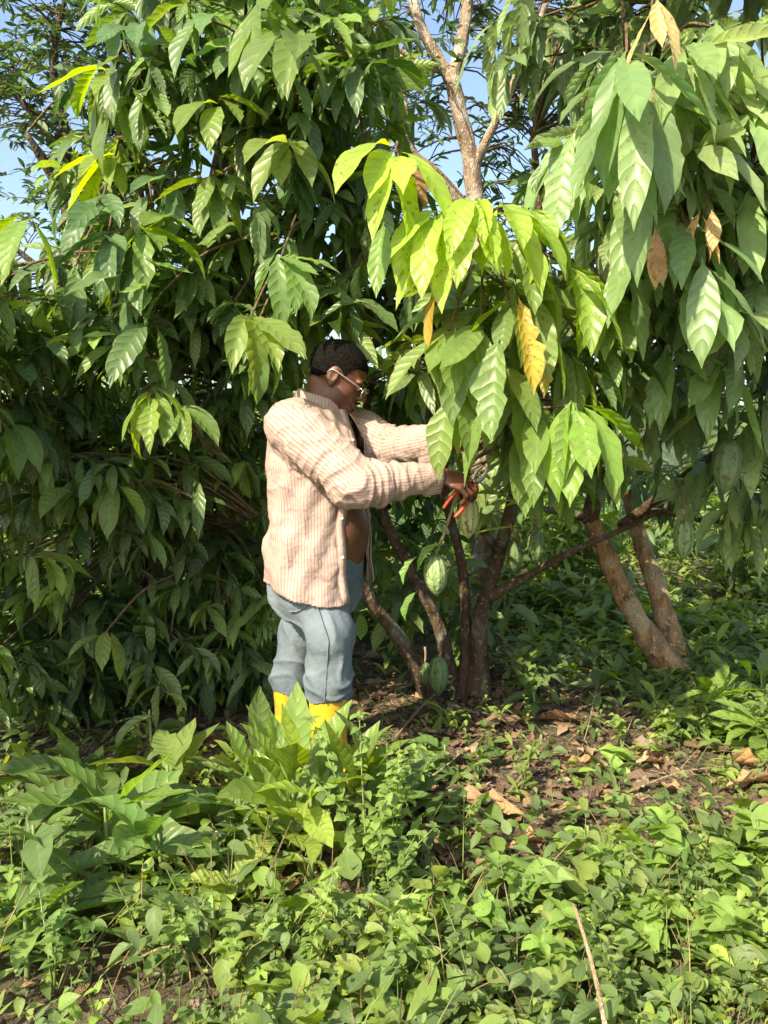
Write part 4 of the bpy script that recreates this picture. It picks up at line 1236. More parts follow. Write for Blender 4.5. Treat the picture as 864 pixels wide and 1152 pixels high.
weed(56, 20, 1075, .22, 5, (.05, .08), 'serrated weed at the left edge above the corner', branches=3, col=(0.168, 0.265, 0.045), wr=.55)
weed(57, 270, 1130, .20, 6, (.03, .05), 'weed leaning over the green creeping stem', branches=4, col=(0.192, 0.294, 0.045), wr=.6)
weed(58, 560, 1090, .17, 3, (.07, .10), 'ovate-leaved seedling left of the long bare stalk', branches=2, col=(0.168, 0.284, 0.038), wr=.66)
weed(59, 620, 1120, .18, 4, (.06, .09), 'ovate-leaved seedling crossing the long bare stalk', branches=2, col=(0.180, 0.294, 0.038), wr=.66)
weed(60, 720, 1090, .20, 4, (.07, .11), 'broad ovate-leaved seedling right of the long bare stalk', branches=3, col=(0.180, 0.294, 0.038), wr=.62)
weed(61, 760, 1010, .20, 3, (.09, .13), 'seedling with the largest heart-shaped leaves below the bare soil', branches=2, col=(0.192, 0.314, 0.045), wr=.68)
weed(62, 830, 1030, .18, 4, (.07, .10), 'ovate-leaved seedling at the right edge under the brown fallen leaves', branches=3, col=(0.180, 0.294, 0.038), wr=.6)
weed(63, 840, 1110, .22, 4, (.08, .12), 'pointed-leaved seedling in the bottom right corner', branches=3, col=(0.180, 0.284, 0.038), wr=.5)
weed(64, 560, 1020, .16, 3, (.08, .11), 'ovate-leaved seedling beside the pale fallen leaf', branches=3, col=(0.156, 0.265, 0.038), wr=.66)
weed(65, 500, 1050, .15, 3, (.07, .10), 'ovate-leaved seedling left of the one by the pale fallen leaf', branches=2, col=(0.156, 0.265, 0.038), wr=.66)
weed(66, 590, 880, .20, 5, (.03, .05), 'thin weed with a dry seed head behind the bare soil', branches=2, col=(0.168, 0.255, 0.045))
weed(67, 700, 845, .14, 4, (.04, .06), 'small bright weed behind the wilted leaf bundle', branches=3, col=(0.204, 0.314, 0.045))
weed(68, 520, 940, .13, 5, (.02, .035), 'tiny weed among the brown leaves in front of the stems', branches=3, col=(0.180, 0.265, 0.045))
weed(69, 680, 1010, .14, 4, (.05, .08), 'narrow seedling at the near rim of the bare soil', branches=3, col=(0.180, 0.294, 0.038), wr=.5)
weed(70, 470, 1125, .20, 5, (.05, .075), 'leafy weed at the bottom centre beside the bottom straw', branches=4, col=(0.192, 0.294, 0.045), wr=.55)

# ------------------------------------------------------------------ fallen leaves, sticks and stalks
FL = [
    (545, 912, .16, .07, 2.9, (.36, .20, .11), 'curled reddish brown fallen leaf left of the bare soil'),
    (590, 962, .09, .07, .4, (.52, .34, .18), 'pale tan fallen leaf at the near rim of the bare soil'),
    (650, 872, .12, .06, .2, (.42, .22, .10), 'orange-brown fallen leaf beside the wilted bundle'),
    (730, 868, .11, .06, .3, (.50, .34, .20), 'light brown fallen leaf behind the wilted bundle'),
    (830, 872, .22, .08, -.2, (.48, .28, .12), 'long orange-brown fallen leaf at the right, the farther of two'),
    (845, 892, .22, .085, .4, (.50, .32, .15), 'long tan fallen leaf at the right, the nearer of two'),
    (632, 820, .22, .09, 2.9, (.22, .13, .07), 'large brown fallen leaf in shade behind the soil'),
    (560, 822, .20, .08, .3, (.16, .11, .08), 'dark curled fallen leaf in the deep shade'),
    (485, 925, .17, .08, 1.5, (.22, .19, .16), 'grey dead leaf standing on edge below the seedling'),
    (225, 845, .16, .08, .8, (.28, .15, .09), 'brown fallen leaf between the left tree and the plants'),
    (440, 915, .20, .09, .6, (.20, .13, .08), 'brown fallen leaf under the small-leaved weed'),
    (425, 985, .10, .05, 1.4, (.34, .15, .06), 'rust red leaf hanging in the small-leaved weed'),
    (310, 1015, .10, .04, .9, (.40, .22, .10), 'twisted orange-brown leaf by the pale crumpled leaves'),
    (572, 925, .10, .035, 2.6, (.40, .20, .08), 'narrow rust-coloured leaf at the edge of the soil'),
    (760, 900, .10, .05, 2.0, (.34, .22, .12), 'small brown leaf on the open soil'),
    (640, 925, .11, .05, .1, (.38, .24, .13), 'brown leaf flat on the middle of the soil'),
]
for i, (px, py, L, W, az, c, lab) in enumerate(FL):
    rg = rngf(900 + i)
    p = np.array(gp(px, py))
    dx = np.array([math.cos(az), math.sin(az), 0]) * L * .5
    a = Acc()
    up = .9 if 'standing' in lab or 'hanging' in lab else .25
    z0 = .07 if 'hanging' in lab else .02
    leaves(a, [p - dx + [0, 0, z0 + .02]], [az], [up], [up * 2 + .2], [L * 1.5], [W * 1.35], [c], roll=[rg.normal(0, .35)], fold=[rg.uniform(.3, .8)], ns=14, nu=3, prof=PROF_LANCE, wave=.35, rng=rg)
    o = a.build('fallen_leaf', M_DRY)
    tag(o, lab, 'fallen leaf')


def stick(pts, r, lab, mat=M_DRYSTEM, nm='stick', cat='stick', forks=()):
    a = Acc()
    P = [np.array(p) for p in pts]
    tube(a, P, np.linspace(r[0], r[1], len(P)), seg=8, n=max(16, len(P) * 6), rough=.22)
    for f_ in forks:
        tube(a, [np.array(p) for p in f_], [r[1] * 1.1, r[1] * .6], seg=6, n=6, rough=.2)
    o = a.build(nm, mat)
    tag(o, lab, cat)


G3 = lambda px, py, dz=0.0: gp(px, py) + Vector((0, 0, dz))
stick([at(684, 1170, 1.36), at(672, 1110, 1.42), at(662, 1070, 1.47), at(646, 1018, 1.54)], (.0050, .0036), 'long pale bare stalk rising from the bottom edge', nm='stalk', cat='stalk')
stick([G3(140, 1126, .08), G3(180, 1120, .11), G3(208, 1122, .11), G3(220, 1150, .03)], (.0035, .0022), 'curved whitish twig in the bottom left')
stick([G3(360, 1100, .06), G3(400, 1128, .06), G3(445, 1156, .04)], (.005, .003), 'pale straw crossing the bottom centre')
stick([G3(110, 990, .05), G3(160, 972, .07), G3(215, 945, .08)], (.008, .005), 'brown stick lying under the left broad-leaved plants', M_TWIG)
stick([G3(445, 835, .02), G3(470, 812, .05), G3(495, 795, .08), G3(512, 788, .11)], (.005, .002), 'thin pale twig pointing up before the centre stems', forks=[(G3(495, 795, .08), G3(508, 797, .09))])
stick([G3(440, 925, .02), G3(470, 905, .06), G3(500, 890, .09), G3(520, 878, .11)], (.006, .003), 'pale forked twig over the grey dead leaf')
stick([G3(445, 930, .03), G3(480, 938, .03), G3(530, 936, .02)], (.005, .003), 'pale twig lying level below the forked one')
stick([G3(570, 900, .02), G3(588, 885, .05), G3(596, 868, .09), G3(592, 860, .10)], (.0045, .002), 'hooked grey twig beside the curled reddish leaf')
stick([G3(770, 842, .02), G3(820, 850, .03), G3(870, 852, .03)], (.012, .009), 'thick brown stick lying at the right edge', M_TWIG)
stick([G3(400, 1035, .02), G3(408, 1000, .12), G3(415, 940, .25), G3(418, 925, .30)], (.004, .0025), 'thin brown dead stem standing in the small-leaved weed', M_TWIG)
stick([G3(220, 1098, .02), G3(280, 1120, .04), G3(330, 1128, .03)], (.006, .003), 'green creeping stem along the bottom left', M_STEM, 'stem', 'stem')
stick([G3(200, 1060, .02), G3(190, 1080, .05), G3(186, 1110, .04)], (.0035, .002), 'short whitish twig in the left weeds')
stick([G3(300, 1040, .12), G3(330, 1000, .2), G3(345, 985, .22)], (.003, .0015), 'thin brown stem arching over the low rosette', M_TWIG)
stick([G3(500, 1100, .03), G3(540, 1120, .10), G3(590, 1128, .16)], (.003, .002), 'thin reddish twig leaning over the bottom centre weeds', M_TWIG)
stick([G3(60, 960, .03), G3(20, 985, .08), G3(-20, 1000, .1)], (.007, .005), 'brown stick poking in from the left edge', M_TWIG)
stick([G3(700, 900, .02), G3(760, 885, .05), G3(812, 880, .06)], (.004, .002), 'thin pale twig lying across the open soil', forks=[(G3(760, 885, .05), G3(785, 868, .09))])
stick([G3(655, 840, .0), G3(662, 830, .06), G3(668, 818, .13), G3(670, 812, .15)], (.0022, .0014), 'thin dry seed stalk standing behind the wilted bundle', nm='seed_stalk', cat='seed stalk', forks=[(G3(668, 818, .13), G3(676, 816, .15)), (G3(668, 818, .13), G3(662, 816, .15))])
# pale flower by the crumpled leaves
a = Acc()
pf = gp(246, 1000) + Vector((0, 0, .16))
t = empty('flower', pf, 'small white flower on a pale stalk over the crumpled leaves', 'flower')
leaves(a, np.tile(np.array(pf), (6, 1)), np.arange(6) * 1.05, [.3] * 6, [.6] * 6, [.022] * 6, [.009] * 6, [(.8, .8, .75)], ns=5, nu=1, prof=PROF_LANCE)
a.build('petals', M_FLOWER, t)
a = Acc()
tube(a, [np.array(pf), np.array(pf) + [.02, 0, -.05], np.array(pf) + [.025, .0, -.15]], [.0018, .002, .002], seg=5, n=10)
a.build('stem', M_DRYSTEM, t)

# ------------------------------------------------------------------ person: implicit surfaces meshed once
class Field:
    def __init__(self, lo, hi, h):
        self.lo = np.array(lo, float)
        self.h = h
        self.n = np.ceil((np.array(hi) - self.lo) / h).astype(int) + 1
        self.d = np.full(self.n, 1.0, np.float32)

    def win(self, lo, hi):
        a = np.clip(np.floor((np.array(lo) - self.lo) / self.h).astype(int), 0, self.n)
        b = np.clip(np.ceil((np.array(hi) - self.lo) / self.h).astype(int) + 1, 0, self.n)
        ax = [self.lo[i] + np.arange(a[i], b[i]) * self.h for i in range(3)]
        return tuple(slice(a[i], b[i]) for i in range(3)), np.meshgrid(*ax, indexing='ij')

    def put(self, fn, lo, hi, k=.01, mode='add'):
        m = k + self.h * 3
        sl, (X, Y, Z) = self.win(np.array(lo) - m, np.array(hi) + m)
        if X.size == 0:
            return
        b = fn(X, Y, Z)
        a = self.d[sl]
        k = max(k, 1e-5)
        if mode == 'add':
            t = np.clip(.5 + .5 * (a - b) / k, 0, 1)
            r = a * (1 - t) + b * t - k * t * (1 - t)
        else:
            b = -b
            t = np.clip(.5 - .5 * (a - b) / k, 0, 1)
            r = a * (1 - t) + b * t + k * t * (1 - t)
        self.d[sl] = r

    def cap(self, a, b, ra, rb, k=.01, mode='add'):
        a, b = np.array(a, float), np.array(b, float)
        ab = b - a
        L2 = ab @ ab

        def fn(X, Y, Z):
            t = np.clip(((X - a[0]) * ab[0] + (Y - a[1]) * ab[1] + (Z - a[2]) * ab[2]) / L2, 0, 1)
            return np.sqrt((X - a[0] - t * ab[0]) ** 2 + (Y - a[1] - t * ab[1]) ** 2 + (Z - a[2] - t * ab[2]) ** 2) - (ra + (rb - ra) * t)
        r = max(ra, rb)
        self.put(fn, np.minimum(a, b) - r, np.maximum(a, b) + r, k, mode)

    def ell(self, c, r, fr=None, k=.01, mode='add'):
        c, r = np.array(c, float), np.array(r, float)
        fr = np.eye(3) if fr is None else np.array(fr, float)   # rows = local axes

        def fn(X, Y, Z):
            x, y, z = X - c[0], Y - c[1], Z - c[2]
            q = [(fr[i][0] * x + fr[i][1] * y + fr[i][2] * z) for i in range(3)]
            k0 = np.sqrt(sum((q[i] / r[i]) ** 2 for i in range(3)))
            k1 = np.sqrt(sum((q[i] / r[i] ** 2) ** 2 for i in range(3))) + 1e-9
            return k0 * (k0 - 1) / k1
        R_ = r.max()
        self.put(fn, c - R_, c + R_, k, mode)

    def loft(self, zs, cx, cy, ra, rb, F, k=.02, mode='add', extra=None):
        """vertical loft, ellipse radii ra along F (xy), rb across"""
        zs = np.array(zs)
        lo = [min(cx) - .26, min(cy) - .26, zs[0]]
        hi = [max(cx) + .26, max(cy) + .26, zs[-1]]

        def fn(X, Y, Z):
            x0, y0 = np.interp(Z, zs, cx), np.interp(Z, zs, cy)
            a, b = np.interp(Z, zs, ra), np.interp(Z, zs, rb)
            u = (X - x0) * F[0] + (Y - y0) * F[1]
            v = -(X - x0) * F[1] + (Y - y0) * F[0]
            q0 = np.sqrt((u / a) ** 2 + (v / b) ** 2)
            q1 = np.sqrt((u / a ** 2) ** 2 + (v / b ** 2) ** 2) + 1e-9
            d = q0 * (q0 - 1) / q1
            if extra is not None:
                d = d + extra(u, v, Z)
            return np.maximum(d, np.maximum(zs[0] - Z, Z - zs[-1]))
        self.put(fn, lo, hi, k, mode)

    def mesh(self):
        d = self.d
        ins = d < 0
        n = self.n
        cnt = np.zeros(tuple(n - 1), np.int8)
        for dx in (0, 1):
            for dy in (0, 1):
                for dz in (0, 1):
                    cnt += ins[dx:n[0] - 1 + dx, dy:n[1] - 1 + dy, dz:n[2] - 1 + dz]
        act = (cnt > 0) & (cnt < 8)
        I = np.argwhere(act)
        ids = np.full(act.shape, -1, np.int64)
        ids[act] = np.arange(len(I))
        S_ = np.zeros((len(I), 3))
        C_ = np.zeros(len(I))
        cor = [(x, y, z) for x in (0, 1) for y in (0, 1) for z in (0, 1)]
        for a in cor:
            for ax in range(3):
                if a[ax] == 1:
                    continue
                b = list(a)
                b[ax] = 1
                da = d[I[:, 0] + a[0], I[:, 1] + a[1], I[:, 2] + a[2]].astype(float)
                db = d[I[:, 0] + b[0], I[:, 1] + b[1], I[:, 2] + b[2]].astype(float)
                m = (da < 0) != (db < 0)
                t = np.where(m, da / np.where(m, da - db, 1), 0)
                p = np.tile(np.array(a, float), (len(I), 1))
                p[:, ax] += t
                S_[m] += p[m]
                C_[m] += 1
        V = self.lo + (I + S_ / C_[:, None]) * self.h
        Fs = []
        for ax in range(3):
            o = [i for i in range(3) if i != ax]
            sl0 = [slice(None)] * 3
            sl1 = [slice(None)] * 3
            sl0[ax], sl1[ax] = slice(0, -1), slice(1, None)
            A, B = ins[tuple(sl0)], ins[tuple(sl1)]
            E = np.argwhere(A != B)
            ok = (E[:, o[0]] > 0) & (E[:, o[1]] > 0) & (E[:, o[0]] < n[o[0]] - 1) & (E[:, o[1]] < n[o[1]] - 1)
            E = E[ok]
            fl = A[tuple(E.T)]
            q = []
            for (u, v) in ((-1, -1), (0, -1), (0, 0), (-1, 0)):
                e = E.copy()
                e[:, o[0]] += u
                e[:, o[1]] += v
                q.append(ids[tuple(e.T)])
            q = np.stack(q, -1)
            if ax == 1:
                fl = ~fl
            q[~fl] = q[~fl][:, ::-1]
            Fs.append(q)
        return V, np.concatenate(Fs)


def cloth_noise(P, seed, s):
    """cheap smooth 3-D noise from sines"""
    g = np.random.default_rng(seed)
    out = np.zeros(len(P))
    for i in range(6):
        k = g.normal(0, 1, 3) * s
        out += np.sin(P @ k + g.random() * 6.28)
    return out / 6


def V3(p):
    return np.array([p[0], p[1], p[2]], float)


YAW = rad(25)
FW = np.array([math.cos(YAW), -math.sin(YAW)])          # way he faces, xy
RT = np.array([-math.sin(YAW), -math.cos(YAW)])         # his right, towards the camera
CX, CY = -.232, 2.85
# joints
shR = np.array([CX - .005 + RT[0] * .165, CY + RT[1] * .165, 1.285])
shL = np.array([CX + .01 - RT[0] * .165, CY - RT[1] * .165, 1.285])
elR = V3(at(407, 546, 2.55))
wrR = V3(at(484, 536, 2.62))
elL = V3(at(443, 506, 2.86))
wrL = V3(at(486, 496, 2.72))
hipR = np.array([-.262, 2.775, .80])
hipL = np.array([-.235, 2.945, .80])
knR = V3(at(375, 712, 2.70))
knL = V3(at(338, 712, 2.98))
hmR = V3(at(370, 783, 2.73))
hmL = V3(at(327, 775, 3.0))
anR = np.array([hmR[0], hmR[1] + .0, .09])
anL = np.array([hmL[0], hmL[1], .09])

HC = V3(at(380, 424, 2.84))
hy, hp = rad(5), rad(29)
HF = np.array([math.cos(hy) * math.cos(hp), -math.sin(hy) * math.cos(hp), -math.sin(hp)])
HR = np.array([-math.sin(hy), -math.cos(hy), 0.0])
HU = np.cross(HR, HF)
if HU[2] < 0:
    HU = -HU
HFR = np.stack([HF, HR, HU])


def H(f, r, u):
    return HC + HF * f + HR * r + HU * u


B = Field((-.52, 2.36, -.01), (.42, 3.20, 1.66), .0042)
# trunk of the body
B.loft([.62, .7, .8, .92, 1.05, 1.18, 1.28, 1.34, 1.385], [CX] * 9, [CY] * 9,
       [.115, .14, .15, .158, .15, .14, .12, .095, .06], [.13, .15, .155, .16, .165, .175, .17, .13, .08], FW, k=.03)
B.ell((CX + FW[0] * .035, CY + FW[1] * .035, .92), (.145, .155, .16), k=.04)
for s_, sh, el, wr in ((1, shR, elR, wrR), (-1, shL, elL, wrL)):
    B.ell(sh, (.062, .062, .06), k=.04)
    B.cap(sh, el, .052, .042, k=.03)
    B.cap(el, el + (wr - el) * .35, .043, .041, k=.02)
    B.cap(el + (wr - el) * .35, wr, .041, .027, k=.02)
for hip, kn, an in ((hipR, knR, anR), (hipL, knL, anL)):
    B.cap(hip, kn, .075, .048, k=.04)
    B.cap(kn, kn + (an - kn) * .35, .048, .047, k=.02)
    B.cap(kn + (an - kn) * .35, an, .047, .033, k=.02)
    B.cap(an + [-.03, 0, -.045], an + [.13, -.03, -.06], .032, .024, k=.02)
# neck and head
nb = np.array([CX + .015, CY, 1.36])
B.cap(nb, H(-.035, 0, -.045), .062, .056, k=.03)
B.cap(nb + [.03, 0, -.03], H(.02, 0, -.085), .045, .038, k=.03)
B.ell(H(-.012, 0, .028), (.102, .079, .088), HFR, k=.01)
B.ell(H(.028, 0, -.035), (.068, .064, .082), HFR, k=.03)
for s_ in (1, -1):
    B.ell(H(.052, .034 * s_, -.028), (.030, .027, .030), HFR, k=.02)
    B.ell(H(.025, .052 * s_, -.06), (.035, .016, .03), HFR, k=.02)
    B.ell(H(.084, .030 * s_, .020), (.014, .026, .009), HFR, k=.012)
    B.ell(H(.094, .030 * s_, .001), (.014, .018, .011), HFR, k=.010, mode='sub')
    B.ell(H(.080, .031 * s_, .000), (.0125, .0135, .012), HFR, k=.002)
    B.ell(H(.104, .0135 * s_, -.030), (.012, .009, .009), HFR, k=.006)
    # ear
    B.ell(H(-.004, .079 * s_, -.004), (.021, .010, .033), HFR, k=.006)
    B.ell(H(.0, .090 * s_, .000), (.012, .007, .021), HFR, k=.004, mode='sub')
    B.ell(H(.002, .080 * s_, -.032), (.010, .008, .010), HFR, k=.005)
B.cap(H(.092, 0, .008), H(.116, 0, -.024), .009, .012, k=.008)
B.ell(H(.088, 0, -.056), (.016, .026, .018), HFR, k=.012)
B.ell(H(.100, 0, -.052), (.009, .024, .006), HFR, k=.004)
B.ell(H(.098, 0, -.066), (.010, .021, .007), HFR, k=.004)
B.cap(H(.107, -.02, -.0585), H(.107, .02, -.0585), .0022, .0022, k=.002, mode='sub')
B.ell(H(.076, 0, -.098), (.026, .030, .022), HFR, k=.018)


def hand(fld, wr, D, Nb, S, curl, thumb, k=.006, sc=1.0, spreadf=.06):
    """palm with four unequal fingers and a thumb. D along the hand, Nb out of the back, S towards the thumb."""
    D = D / np.linalg.norm(D)
    Nb = Nb - D * (Nb @ D)
    Nb /= np.linalg.norm(Nb)
    S_ = np.cross(D, Nb)
    if S_ @ S < 0:
        S_ = -S_
    S = S_
    fr = np.stack([D, S, Nb])
    pal = wr + D * .048 * sc
    fld.cap(wr - D * .02, wr + D * .02, .026, .027, k=.012)
    fld.ell(pal, (.050 * sc, .040 * sc, .0155 * sc), fr, k=.012)
    fld.ell(wr + D * .03 * sc + S * .022 - Nb * .006, (.032, .018, .016), fr, k=.01)
    lens = [(.042, .026, .022), (.046, .030, .023), (.042, .028, .022), (.034, .021, .019)]
    tips = []
    for i, ls in enumerate(lens):
        off = (1.5 - i) * .0205 * sc
        base = wr + D * (.082 - .004 * abs(i - 1)) * sc + S * off
        p = base - D * .025
        fld.cap(p, base, .0095 * sc, .0100 * sc, k=k)
        a = 0.0
        q = base
        dirS = S * (1.5 - i) * spreadf
        for j, l_ in enumerate(ls):
            a += curl[i][j]
            d = D * math.cos(a) - Nb * math.sin(a) + dirS * math.cos(a)
            e = q + d * l_ * sc
            r0 = (.0095, .0086, .0080)[j] * sc
            fld.cap(q, e, r0, r0 * .9, k=.0025)
            q = e
        tips.append(q)
    b0 = wr + D * .022 * sc + S * .030 * sc - Nb * .006
    b1 = b0 + (D * thumb[0][0] + S * thumb[0][1] - Nb * thumb[0][2]) * .042 * sc
    b2 = b1 + (D * thumb[1][0] + S * thumb[1][1] - Nb * thumb[1][2]) * .034 * sc
    b3 = b2 + (D * thumb[2][0] + S * thumb[2][1] - Nb * thumb[2][2]) * .026 * sc
    fld.cap(b0, b1, .0135, .0115, k=.008)
    fld.cap(b1, b2, .0112, .0100, k=.003)
    fld.cap(b2, b3, .0100, .0085, k=.003)
    return tips, pal, D, S, Nb


dR = np.array([.90, -.10, -.30])
tR, palR, DR, SR, NR_ = hand(B, wrR + (wrR - elR) / np.linalg.norm(wrR - elR) * .035, dR, np.array([.25, -.62, .76]), np.array([0, .8, .6]),
                             [(.35, .75, .45), (.45, .85, .5), (.55, .9, .5), (.6, .9, .5)],
                             [(.72, .62, .35), (.85, .1, .55), (.75, -.15, .6)])
dL = np.array([.96, -.12, -.12])
tL, palL, DL, SL, NL_ = hand(B, wrL + (wrL - elL) / np.linalg.norm(wrL - elL) * .03, dL, np.array([.0, .75, .55]), np.array([0, -.2, 1.]),
                             [(.35, .7, .4), (.5, .8, .5), (.6, .9, .5), (.7, .9, .5)],
                             [(.7, .6, .4), (.8, .2, .5), (.85, -.05, .45)])
Vb, Fb = B.mesh()


def skin_mat():
    q = NT("brown_skin")
    tc = q.n("TexCoord")
    n = q.noise(18, 4, tc.outputs['Object'])
    n2 = q.noise(180, 3, tc.outputs['Object'])
    c = q.ramp(n, [(.3, (.085, .032, .018)), (.7, (.15, .058, .031))])
    q.l(c, q.b.inputs['Base Color'])
    q.b.inputs['Roughness'].default_value = .48
    q.b.inputs['Subsurface Weight'].default_value = .08
    q.b.inputs['Subsurface Radius'].default_value = (.01, .004, .002)
    q.bump(n2, .25, .002)
    return q.m


M_SKIN = skin_mat()
a = Acc()
a.add(Vb, Fb)
man = a.build('person', M_SKIN)
tag(man, 'man in open striped shirt, grey jeans and yellow boots, reaching out to cut pods', 'person')

# ---- hair
h = Field(HC - .16, HC + .17, .004)


def hairfn(X, Y, Z):
    P = np.stack([X - HC[0], Y - HC[1], Z - HC[2]], -1)
    f, r, u = P @ HF, P @ HR, P @ HU
    q0 = np.sqrt(((f + .013) / .106) ** 2 + (r / .083) ** 2 + ((u - .030) / .095) ** 2)
    d = (q0 - 1) * .095
    d = d + .0016 * np.sin(X * 310) * np.sin(Y * 290 + 1) * np.sin(Z * 330) + .002 * np.sin(X * 130 + Z * 160) * np.sin(Y * 120)
    line = .014 + .60 * f - u + .010 * np.sin(f * 40) - .030 * np.exp(-((f - .030) / .012) ** 2) * (abs(r) > .045) - .03 * np.clip((-f - .045) / .03, 0, 1) + .004 * np.sin(X * 700 + Z * 500)
    ear = .03 - np.sqrt((f - .0) ** 2 + (u + .004) ** 2 * .8)
    return np.maximum(np.maximum(d, line), np.where(abs(r) > .05, ear, -1))


h.put(hairfn, HC - .15, HC + .15, .001)
Vh, Fh = h.mesh()
q = NT("black_hair")
tc = q.n("TexCoord")
q.l(q.ramp(q.noise(120, 4, tc.outputs['Object']), [(.35, (.004, .0035, .003)), (.75, (.014, .012, .010))]), q.b.inputs['Base Color'])
q.b.inputs['Roughness'].default_value = .9
q.b.inputs['Specular IOR Level'].default_value = .06
q.bump(q.noise(420, 3, tc.outputs['Object']), .7, .003)
a = Acc()
a.add(Vh, Fh)
# short curls standing off the scalp break the outline; thinner ones fade out below the line
gh = np.random.default_rng(77)
loc = (Vh - HC) @ HFR.T
outw = Vh - (HC - HF * .012 + HU * .025)
outw /= np.linalg.norm(outw, axis=1)[:, None]
sel = gh.integers(0, len(Vh), 9000)
bot = loc[:, 2] - (.014 + .60 * loc[:, 0])
P0 = Vh[sel] - outw[sel] * .002
P0 = P0 + np.where((bot[sel] < .02)[:, None], -HU * gh.uniform(0, .014, (9000, 1)) - outw[sel] * .001, 0)
dr = outw[sel] + gh.normal(0, .7, P0.shape)
dr /= np.linalg.norm(dr, axis=1)[:, None]
sd2 = np.cross(dr, gh.normal(0, 1, P0.shape))
sd2 /= np.linalg.norm(sd2, axis=1)[:, None]
ln_ = gh.uniform(.002, .0055, (9000, 1))
ww = .0009
tipp = P0 + dr * ln_ + sd2 * ln_ * .5
Vc = np.stack([P0 - sd2 * ww, P0 + sd2 * ww, tipp + sd2 * ww * .4, tipp - sd2 * ww * .4], 1).reshape(-1, 3)
a.add(Vc, np.arange(len(Vc)).reshape(-1, 4))
a.build('hair', q.m, man)
# eyebrows, moustache and eyes
a = Acc()
for s_ in (1, -1):
    a = Acc()
    tube(a, [H(.094, .012 * s_, .021), H(.095, .030 * s_, .027), H(.080, .048 * s_, .023)], [.003, .004, .002], seg=6, n=8, rough=.3)
    a.build('eyebrow', q.m, man)
a = Acc()
tube(a, [H(.100, -.028, -.052), H(.110, -.01, -.045), H(.110, .01, -.045), H(.100, .028, -.052)], [.002, .004, .004, .002], seg=6, n=12, rough=.3)
a.build('moustache', q.m, man)
qe = NT("eye")
qe.b.inputs['Base Color'].default_value = (.55, .5, .45, 1)
qe.b.inputs['Roughness'].default_value = .15
qd = NT("iris")
qd.b.inputs['Base Color'].default_value = (.015, .008, .005, 1)
qd.b.inputs['Roughness'].default_value = .1
for s_ in (1, -1):
    e = Field(H(.08, .031 * s_, 0) - .02, H(.08, .031 * s_, 0) + .02, .0012)
    e.ell(H(.0835, .031 * s_, -.001), (.0108, .0105, .0075), HFR)
    ve, fe = e.mesh()
    a = Acc()
    a.add(ve, fe, mat=0)
    e = Field(H(.09, .031 * s_, 0) - .02, H(.09, .031 * s_, 0) + .02, .001)
    e.ell(H(.0925, .031 * s_, -.002), (.0028, .0045, .0045), HFR)
    ve, fe = e.mesh()
    a.add(ve, fe, mat=1)
    a.build('eye', [qe.m, qd.m], man)

# ---- glasses
q = NT("silver_wire")
q.b.inputs['Base Color'].default_value = (.75, .72, .66, 1)
q.b.inputs['Metallic'].default_value = .8
q.b.inputs['Roughness'].default_value = .3
a = Acc()
for s_ in (1, -1):
    tube(a, [H(-.026, .084 * s_, -.004), H(-.012, .090 * s_, .014), H(.03, .084 * s_, .012), H(.098, .062 * s_, .004)], [.0016, .0020, .0020, .0020], seg=6, n=18)
    th = np.linspace(0, 2 * np.pi, 25)
    pts = [H(.113 - .004 * abs(math.cos(t)), s_ * (.034 + .027 * math.cos(t)), -.006 + .018 * math.sin(t)) for t in th]
    tube(a, pts, [.0014] * len(pts), seg=5, n=48, cap=False)
    tube(a, [H(.098, .062 * s_, .004), H(.109, .061 * s_, .0)], [.0018, .0015], seg=5, n=3)
tube(a, [H(.115, -.008, -.002), H(.120, 0, .003), H(.115, .008, -.002)], [.0013] * 3, seg=5, n=7)
gl = a.build('glasses', q.m, man)
q = NT("lens_glass")
q.b.inputs['Base Color'].default_value = (.95, .97, .96, 1)
q.b.inputs['Roughness'].default_value = .03
q.b.inputs['Transmission Weight'].default_value = 1.0
q.b.inputs['IOR'].default_value = 1.05
for s_ in (1, -1):
    a = Acc()
    n_ = 24
    th = np.linspace(0, 2 * np.pi, n_, endpoint=False)
    ring = np.array([H(.113 - .004 * abs(math.cos(t)), s_ * (.034 + .026 * math.cos(t)), -.006 + .017 * math.sin(t)) for t in th])
    c0 = H(.1145, s_ * .034, -.006)
    V_ = np.vstack([ring, c0, ring - HF * .0012, c0 - HF * .0012])
    jj = np.arange(n_)
    kk = (jj + 1) % n_
    F_ = np.vstack([np.stack([jj, kk, np.full(n_, n_), np.full(n_, n_)], -1), np.stack([kk + n_ + 1, jj + n_ + 1, np.full(n_, 2 * n_ + 1), np.full(n_, 2 * n_ + 1)], -1),
                    np.stack([jj, jj + n_ + 1, kk + n_ + 1, kk], -1)])
    a.add(V_, F_)
    a.build('lens', q.m, gl)

# ---- shirt: thin shell, open down the front, unbuttoned cuffs
SH = Field((-.53, 2.36, .60), (.30, 3.22, 1.50), .0045)


def tfold(u, v, Z):
    ph = np.arctan2(v, u)
    return -.006 * np.sin(ph * 7 + Z * 9) * np.clip((1.2 - Z) * 3, 0, 1) - .0045 * np.sin(ph * 13 - Z * 26 + 1) - .004 * np.sin(Z * 38 + ph * 5) * np.clip((1.15 - Z) * 4, 0, 1)


SH.loft([.60, .66, .75, .85, .95, 1.05, 1.15, 1.25, 1.32, 1.37, 1.405], [CX - .004, CX - .004, CX - .005, CX - .006, CX, CX, CX - .002, CX, CX + .003, CX + .008, CX + .01], [CY] * 11,
        [.185, .183, .180, .178, .168, .163, .165, .152, .118, .088, .070], [.215, .212, .208, .205, .20, .20, .205, .20, .155, .105, .082], FW, k=.03, extra=tfold)


